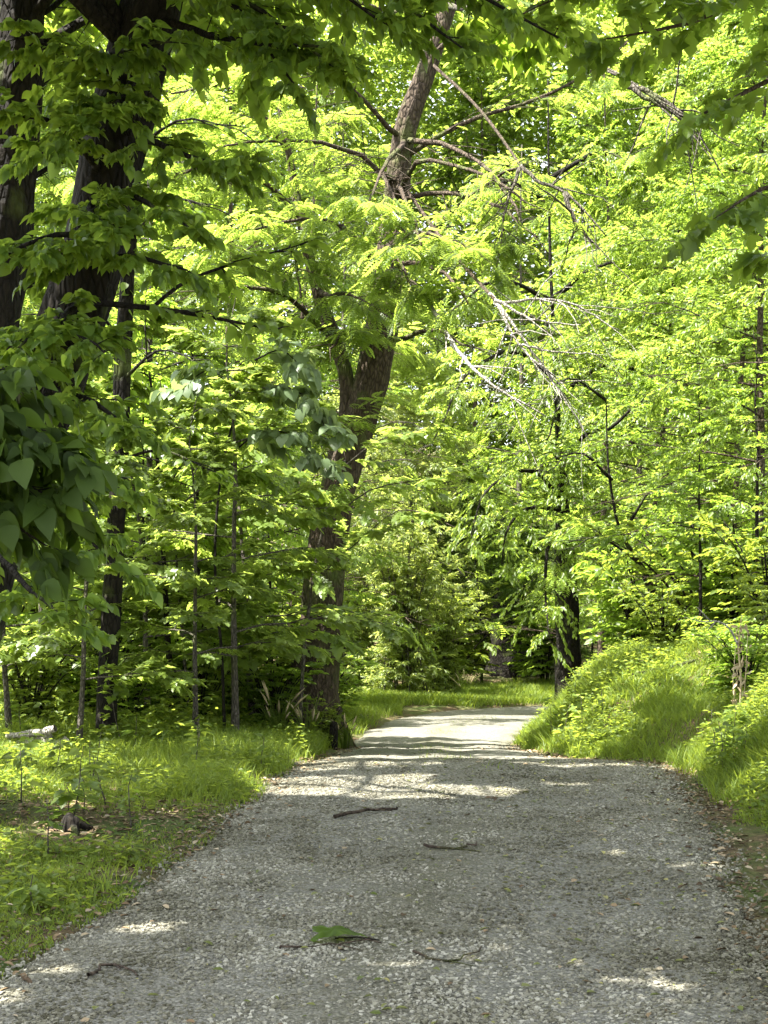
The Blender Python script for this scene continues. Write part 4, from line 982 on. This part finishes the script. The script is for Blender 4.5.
# ------------------------------------------------------------------ far wood (one mass)
n = 13000
cx = rng.uniform(-34, 34, n); cy = rng.uniform(60, 80, n); top = 34 + 5 * vnoise(cx, cy, 7, 71)
cz = ZR(cy) + top * rng.random(n) ** .8
per = 34
P = np.repeat(np.stack([cx, cy, cz], 1), per, 0) + rng.normal(0, 1, (n * per, 3)) * [.9, .7, .45]
a = rng.uniform(0, 6.28, len(P))
V, Q, at_ = leaves(OVATE, P, np.stack([np.cos(a), np.sin(a), rng.normal(-.3, .3, len(P))], 1), np.array([0, 0, 1.]) + rng.normal(0, .5, (len(P), 3)), .36 * rng.uniform(.6, 1.3, len(P)))
tag(link('far_woods', mesh_from('far_woods', V, Q, M['yellow'], {'rnd': at_})), 'sunlit far-off wood closing the view behind all the trees', 'woods', kind='stuff')

# ------------------------------------------------------------------ small things
def single(name, items, mat, base, label, cat, group=None):
    V, Q = tubes(items); base = np.asarray(base, float)
    o = link(name, mesh_from(name, V - base, Q, mat, {'rnd': np.full(len(V), .5)})); o.location = base.tolist()
    return tag(o, label, cat, group)


def on_lane(p, q):
    Y = F * EYE / (q - HZ); x = px(p, Y)
    return np.array([x, Y, float(lane_z(x, Y))])


# the big green leaf on the lane
b = on_lane(335, 952)
nr, nt_ = 9, 64
th = np.linspace(0, 2 * np.pi, nt_, endpoint=False)
out = .085 * (1 + .22 * np.cos(5 * th) + .10 * np.cos(th) + .05 * np.cos(13 * th) + .03 * np.sin(29 * th))
rr_ = np.linspace(0.02, 1, nr)[:, None] * out[None]
lx, ly = rr_ * np.cos(th) * 1.35, rr_ * np.sin(th)
lz = .055 - 4.2 * (rr_ ** 2) * (.7 + .5 * np.sin(2 * th + .6)) + .010 * np.cos(5 * th) * (rr_ / .1) + .008 * vnoise(lx, ly, .03, 5)
lz = np.maximum(lz, .008)
V = np.stack([lx, ly, lz], -1).reshape(-1, 3)
ii = np.arange(nr - 1)[:, None] * nt_; jj = np.arange(nt_)[None]
Q = np.stack([ii + jj, ii + (jj + 1) % nt_, ii + nt_ + (jj + 1) % nt_, ii + nt_ + jj], -1).reshape(-1, 4)
a = np.clip(.3 + .35 * np.cos(5 * th)[None] ** 8 + .2 * vnoise(lx, ly, .02, 6), 0, 1).reshape(-1)
e = empty('fallen_leaf', b); o = link('leaf_blade', mesh_from('leaf_blade', V, Q, M['deep'], {'rnd': a}), e)
sv, sq = tubes([(np.array([[0, 0, .012], [.1, -.01, .02], [.2, -.03, .012]]), np.array([.004, .004, .003]), 6)])
link('stalk', mesh_from('stalk', sv, sq, M['bark_dark']), e)
tag(e, 'fresh green lobed leaf lying on the gravel in the foreground', 'leaf')


def twig(p0, p1, r, label, fork=True, mat='bark'):
    a, c = on_lane(*p0), on_lane(*p1); m = (a + c) / 2
    s = np.linspace(0, 1, 9)[:, None]
    P = a + (c - a) * s + rng.normal(0, .02, (9, 3)) * [1, 1, .25] + np.array([0, 1, 0]) * rng.normal(0, .12) * np.sin(s * 3.14) + [0, 0, r + .006]
    it = [(P, r * np.linspace(1, .5, 9), 7)]
    if fork:
        d = (c - a); sd = np.array([d[1], -d[0], 0]) * .35
        it.append((np.stack([P[4], P[4] + d * .15 + sd * .4, P[4] + d * .3 + sd]), np.array([r * .6, r * .45, r * .25]), 6))
    return single('twig', it, M[mat], m, label, 'twig', 'twigs on the gravel')


twig((425, 855), (482, 851), .010, 'dark forked twig lying across the middle of the gravel')
twig((338, 822), (398, 818), .014, 'dark twig on the sunlit edge of the gravel, farthest of the twigs')
twig((415, 967), (478, 962), .006, 'thin twig in the foreground, right of the fallen green leaf')
twig((275, 960), (375, 957), .006, 'thin dark twig lying under the fallen green leaf')
twig((85, 984), (130, 986), .008, 'thin twig at the lower left of the gravel')

# dark stump in the left verge
Yd = 8.75; b = np.array([px(70, Yd), Yd, 0]); b[2] = float(H(b[0], Yd))
it = [(np.array([[0, 0, -.05], [0, 0, .03], [.01, 0, .07], [.02, .01, .09]]) + b, np.array([.075, .06, .052, .04]), 14, .25)]
for k in range(4):
    a = k * 1.6 + .4; it.append((np.array([[math.cos(a) * .06, math.sin(a) * .06, .03], [math.cos(a) * .14, math.sin(a) * .14, 0], [math.cos(a) * .17, math.sin(a) * .17, -.04]]) + b, np.array([.025, .018, .01]), 8, .1))
single('stump', it, M['bark_dark'], b, 'small black rotten stump low in the left verge', 'stump')

# pale dead wood at the left edge
Yd = 13.2; b = np.array([px(28, Yd), Yd, 0]); b[2] = float(H(b[0], Yd))
for k, lab in enumerate(('thick pale broken log end at the left edge of the verge', 'pale split branch lying over the broken log', 'short pale chunk of dead wood beside the log')):
    a = (.35, -.5, 1.2)[k]; L = (.5, .55, .25)[k]; r = (.075, .035, .06)[k]; z0 = (.06, .18, .05)[k]; ox = (0, .05, .32)[k]
    d = np.array([math.cos(a) * L, math.sin(a) * L * .6, .1]); q = b + [ox, (.0, -.08, -.1)[k], z0]
    s = np.linspace(-.5, .5, 7)[:, None]
    single('dead_wood', [(q + d * s + rng.normal(0, .012, (7, 3)), r * rng.uniform(.75, 1.1, 7), 9, .3)], M['dead'], q, lab, 'dead wood', 'dead wood at the left edge')

# short dark post by the lane
b = np.array([px(333, 18), 18, 0]); b[2] = float(H(b[0], 18)) - .1
single('stub_post', [(b + np.array([[0, 0, 0], [.01, 0, .25], [.015, 0, .42], [.02, 0, .46]]), np.array([.06, .055, .05, .03]), 10, .15)], M['bark_dark'], b, 'short dark post stub in tall grass at the foot of the forked tree', 'post')

# broken trunk at the lane's end, its brown darkened for the hollow's shade
Yd = 43.; b = at(512, 700, Yd); b[2] = float(H(b[0], Yd)) - .2
single('broken_trunk', [(*resample([b, b + [-.1, 0, 1.1], b + [-.2, .1, 2.0], b + [-.25, .1, 2.9]], [.75, .5, .4, .2], 20), 18, .22)], M['bark_dark'], b, 'stout dark broken trunk in the dark hollow at the end of the lane', 'trunk')

# dry stalk with arching pale twig on the right bank
Yd = 13.; b = at(740, 715, Yd); b[2] = float(H(b[0], Yd)) - .05
e = empty('dry_stalk', b)
it = [(np.array([b, at(741, 680, Yd), at(738, 645, Yd), at(742, 615, Yd)]) - b, np.array([.010, .009, .007, .003]), 7), (np.array([b + [.03, .02, 0], at(746, 670, Yd), at(748, 630, Yd)]) - b, np.array([.006, .005, .002]), 6), (np.array([b + [-.04, 0, 0], at(733, 680, Yd), at(736, 640, Yd)]) - b, np.array([.005, .004, .002]), 6)]
V, Q = tubes(it); link('stem', mesh_from('stem', V, Q, M['straw'], {'rnd': rng.random(len(V))}), e)
it = [(resample(np.array([at(738, 645, Yd), at(728, 627, Yd), at(716, 621, Yd), at(706, 622, Yd), at(684, 617, Yd)]) - b, [.012, .011, .010, .008, .004], 14)[0], np.linspace(.012, .004, 14), 7), (np.array([at(716, 621, Yd), at(708, 630, Yd), at(712, 634, Yd)]) - b, np.array([.008, .006, .003]), 6), (np.array([at(710, 621, Yd), at(702, 612, Yd), at(697, 607, Yd)]) - b, np.array([.007, .005, .002]), 6)]
V, Q = tubes(it); link('twig', mesh_from('twig', V, Q, M['dead']), e)
n = 60; P = np.array([b + (at(742, 620, Yd) - b) * f for f in rng.uniform(.15, 1, n)]) - b + rng.normal(0, .035, (n, 3))
V, Q, a = leaves(NARROW, P, rng.normal(0, .5, (n, 3)) + [0, 0, -.8], rng.normal(0, 1, (n, 3)), rng.uniform(.05, .1, n)); link('withered_leaves', mesh_from('withered_leaves', V, Q, M['straw'], {'rnd': a}), e)
tag(e, 'dry straw-coloured stalk with a pale arching twig on the right bank', 'dead plant')

# dead stick on the bank
Yd = 16.; P = np.array([at(632, 702, Yd), at(650, 693, Yd), at(668, 683, Yd), at(695, 676, Yd)])
for i_ in range(4): P[i_, 2] = float(H(P[i_, 0], P[i_, 1])) + .10
single('fallen_stick', [(*resample(P, [.018, .03, .028, .015], 10), 8, .15), (np.array([P[1], P[1] + [.2, -.1, .02], P[1] + [.42, -.15, .08]]), np.array([.015, .012, .005]), 6)], M['bark_dark'], P[0], 'dark fallen stick lying slantwise in the grass of the right bank', 'stick')


# tall grass tufts with seed heads
def tussock(p, Yd, n, h, label):
    b = np.array([px(p, Yd), Yd, 0]); b[2] = float(H(b[0], Yd))
    e = empty('grass_tuft', b)
    it, hd = [], []
    for k in range(n):
        a = rng.uniform(0, 6.28); L = h * rng.uniform(.6, 1.1); d = np.array([math.cos(a), math.sin(a), 0]); ln = rng.uniform(.15, .6)
        s = np.linspace(0, 1, 7)[:, None]
        P = d * .05 + d * L * ln * s ** 2 + np.array([0, 0, L]) * (s - .25 * ln * s ** 3)
        it.append((P, np.linspace(.006, .0015, 7), 4))
        if k % 5 == 0: hd.append((P[-3:] + [0, 0, .01], np.array([.004, .014, .003]), 6))
    V, Q = tubes(it); link('blades', mesh_from('blades', V, Q, M['grass'], {'rnd': np.repeat(rng.random(len(it)), len(V) // len(it))}), e)
    for h1 in hd:
        V, Q = tubes([h1]); link('seed_head', mesh_from('seed_head', V, Q, M['straw'], {'rnd': rng.random(len(V))}), e)
    tag(e, label, 'grass tuft', 'tall grass tufts beside the lane')


tussock(278, 17, 46, .75, 'tall grass tuft with seed heads left of the forked trunk')
tussock(308, 17.5, 40, .65, 'tall grass tuft directly before the forked trunk')
tussock(345, 18.5, 30, .45, 'low grass tuft beside the post stub')
tussock(465, 35, 40, .8, 'tall grass tuft at the far bend of the lane')


# leafy seedlings and weeds, each its own
def weed(p, Yd, h, n, size, mat, tpl, label, name='seedling', cat='plant', group='small plants in the left verge'):
    b = np.array([px(p, Yd), Yd, 0]); b[2] = float(H(b[0], Yd)) - .02
    e = empty(name, b); s = np.linspace(0, 1, 6)[:, None]
    P = np.array([rng.normal(0, .1), rng.normal(0, .1), 1]) * h * s + rng.normal(0, .01, (6, 3)) * s
    V, Q = tubes([(P, np.linspace(.006, .002, 6), 6)]); link('stem', mesh_from('stem', V, Q, M['bark_grey']), e)
    f = rng.uniform(.25, 1, n); a = np.arange(n) * 2.4
    D = np.stack([np.cos(a), np.sin(a), rng.normal(-.05, .2, n)], 1); pp = np.stack([np.interp(f, s[:, 0], P[:, j]) for j in range(3)], 1) + D * size * .4
    V, Q, at2 = leaves(tpl, pp, D, np.array([0, 0, 1.]) + rng.normal(0, .25, (n, 3)), size * rng.uniform(.7, 1.2, n)); link('leaves', mesh_from('leaves', V, Q, mat, {'rnd': at2}), e)
    tag(e, label, cat, group)


weed(122, 13.6, .75, 18, .12, M['yellow'], MAPLE, 'seedling with bright yellow-green leaves below the ivy stem')
weed(135, 13.2, .4, 14, .10, M['yellow'], BROAD, 'low pale seedling right beside the yellow-leaved seedling')
weed(30, 6.9, .16, 14, .09, M['maple'], BROAD, 'low pale broad-leaved weed at the lower left edge')
weed(55, 11.2, .32, 26, .09, M['herb'], BROAD, 'leafy weed in sun at the left edge of the verge')
weed(200, 12.6, .35, 26, .09, M['herb'], BROAD, 'leafy weed in the middle of the left verge')
weed(260, 12.0, .30, 24, .08, M['herb'], BROAD, 'leafy weed beside the lane where the sun crosses')
weed(130, 8.1, .12, 14, .06, M['herb'], BROAD, 'tiny weed in the mossy corner of the verge')

for k in range(11):
    Yd = rng.uniform(10.8, 13) if k < 6 else rng.uniform(15, 20)
    xx = float(RX(Yd)) + (rng.uniform(.3, (752 - 384) / F * Yd - float(RX(Yd))) if k < 6 else rng.uniform(.25, .8))
    weed(384 + xx / Yd * F, Yd, rng.uniform(.35, .55), int(rng.integers(18, 32)), rng.uniform(.07, .12), (M['herb'], M['maple'], M['green'])[k % 3], (OVATE, BROAD, MAPLE)[k % 3], 'leafy weed standing in the grass of the right bank', 'weed', 'plant', 'weeds on the right bank')
for k in range(12):
    Yd = rng.uniform(8, 15); xx = float(LX(Yd)) - rng.uniform(.2, .27 * Yd + float(LX(Yd)) - .1)
    weed(384 + xx / Yd * F, Yd, rng.uniform(.25, .5), int(rng.integers(14, 26)), rng.uniform(.06, .11), (M['herb'], M['maple'], M['green'])[k % 3], (OVATE, BROAD, MAPLE)[k % 3], 'small leafy weed standing in the grass of the left verge', 'weed', 'plant', 'weeds in the left verge')

# ------------------------------------------------------------------ camera, light, world
cam = bpy.data.cameras.new('camera'); co = bpy.data.objects.new('camera', cam); COL.objects.link(co)
co.location = (0, 0, EYE); co.rotation_euler = (math.radians(90), 0, 0)
cam.sensor_fit = 'VERTICAL'; cam.sensor_height = 36; cam.lens = F * 36 / 1024; cam.shift_y = (HZ - 512) / 1024
cam.clip_end = 600; cam.clip_start = 0.05
scene.camera = co

sun = bpy.data.lights.new('sun', 'SUN'); sun.energy = 5.0; sun.angle = math.radians(0.53); sun.color = (1, .95, .86)
so = bpy.data.objects.new('sun', sun); COL.objects.link(so)
from mathutils import Vector
so.rotation_euler = Vector((-SUN).tolist()).to_track_quat('-Z', 'Y').to_euler(); so.location = (SUN * 40).tolist()
w = bpy.data.worlds.new('World'); scene.world = w; w.use_nodes = True
nt = w.node_tree; nt.nodes.clear()
sky = nt.nodes.new('ShaderNodeTexSky'); sky.sky_type = 'NISHITA'; sky.sun_disc = False
sky.sun_elevation = math.asin(SUN[2]); sky.sun_rotation = math.atan2(SUN[0], SUN[1])
sky.air_density = 1.0; sky.dust_density = 2.0; sky.ozone_density = 1.0
bg = nt.nodes.new('ShaderNodeBackground'); bg.inputs[1].default_value = 0.12
ow = nt.nodes.new('ShaderNodeOutputWorld'); hs = nt.nodes.new('ShaderNodeHueSaturation'); hs.inputs['Saturation'].default_value = 0.3
nt.links.new(sky.outputs[0], hs.inputs['Color']); nt.links.new(hs.outputs[0], bg.inputs[0]); nt.links.new(bg.outputs[0], ow.inputs[0])

scene.view_settings.view_transform = 'Standard'; scene.view_settings.look = 'None'
scene.view_settings.exposure = 2.6; scene.view_settings.gamma = 1
c = scene.cycles
c.max_bounces = 14; c.diffuse_bounces = 10; c.glossy_bounces = 3; c.transmission_bounces = 10; c.transparent_max_bounces = 8
c.use_denoising = True; c.sample_clamp_indirect = 8
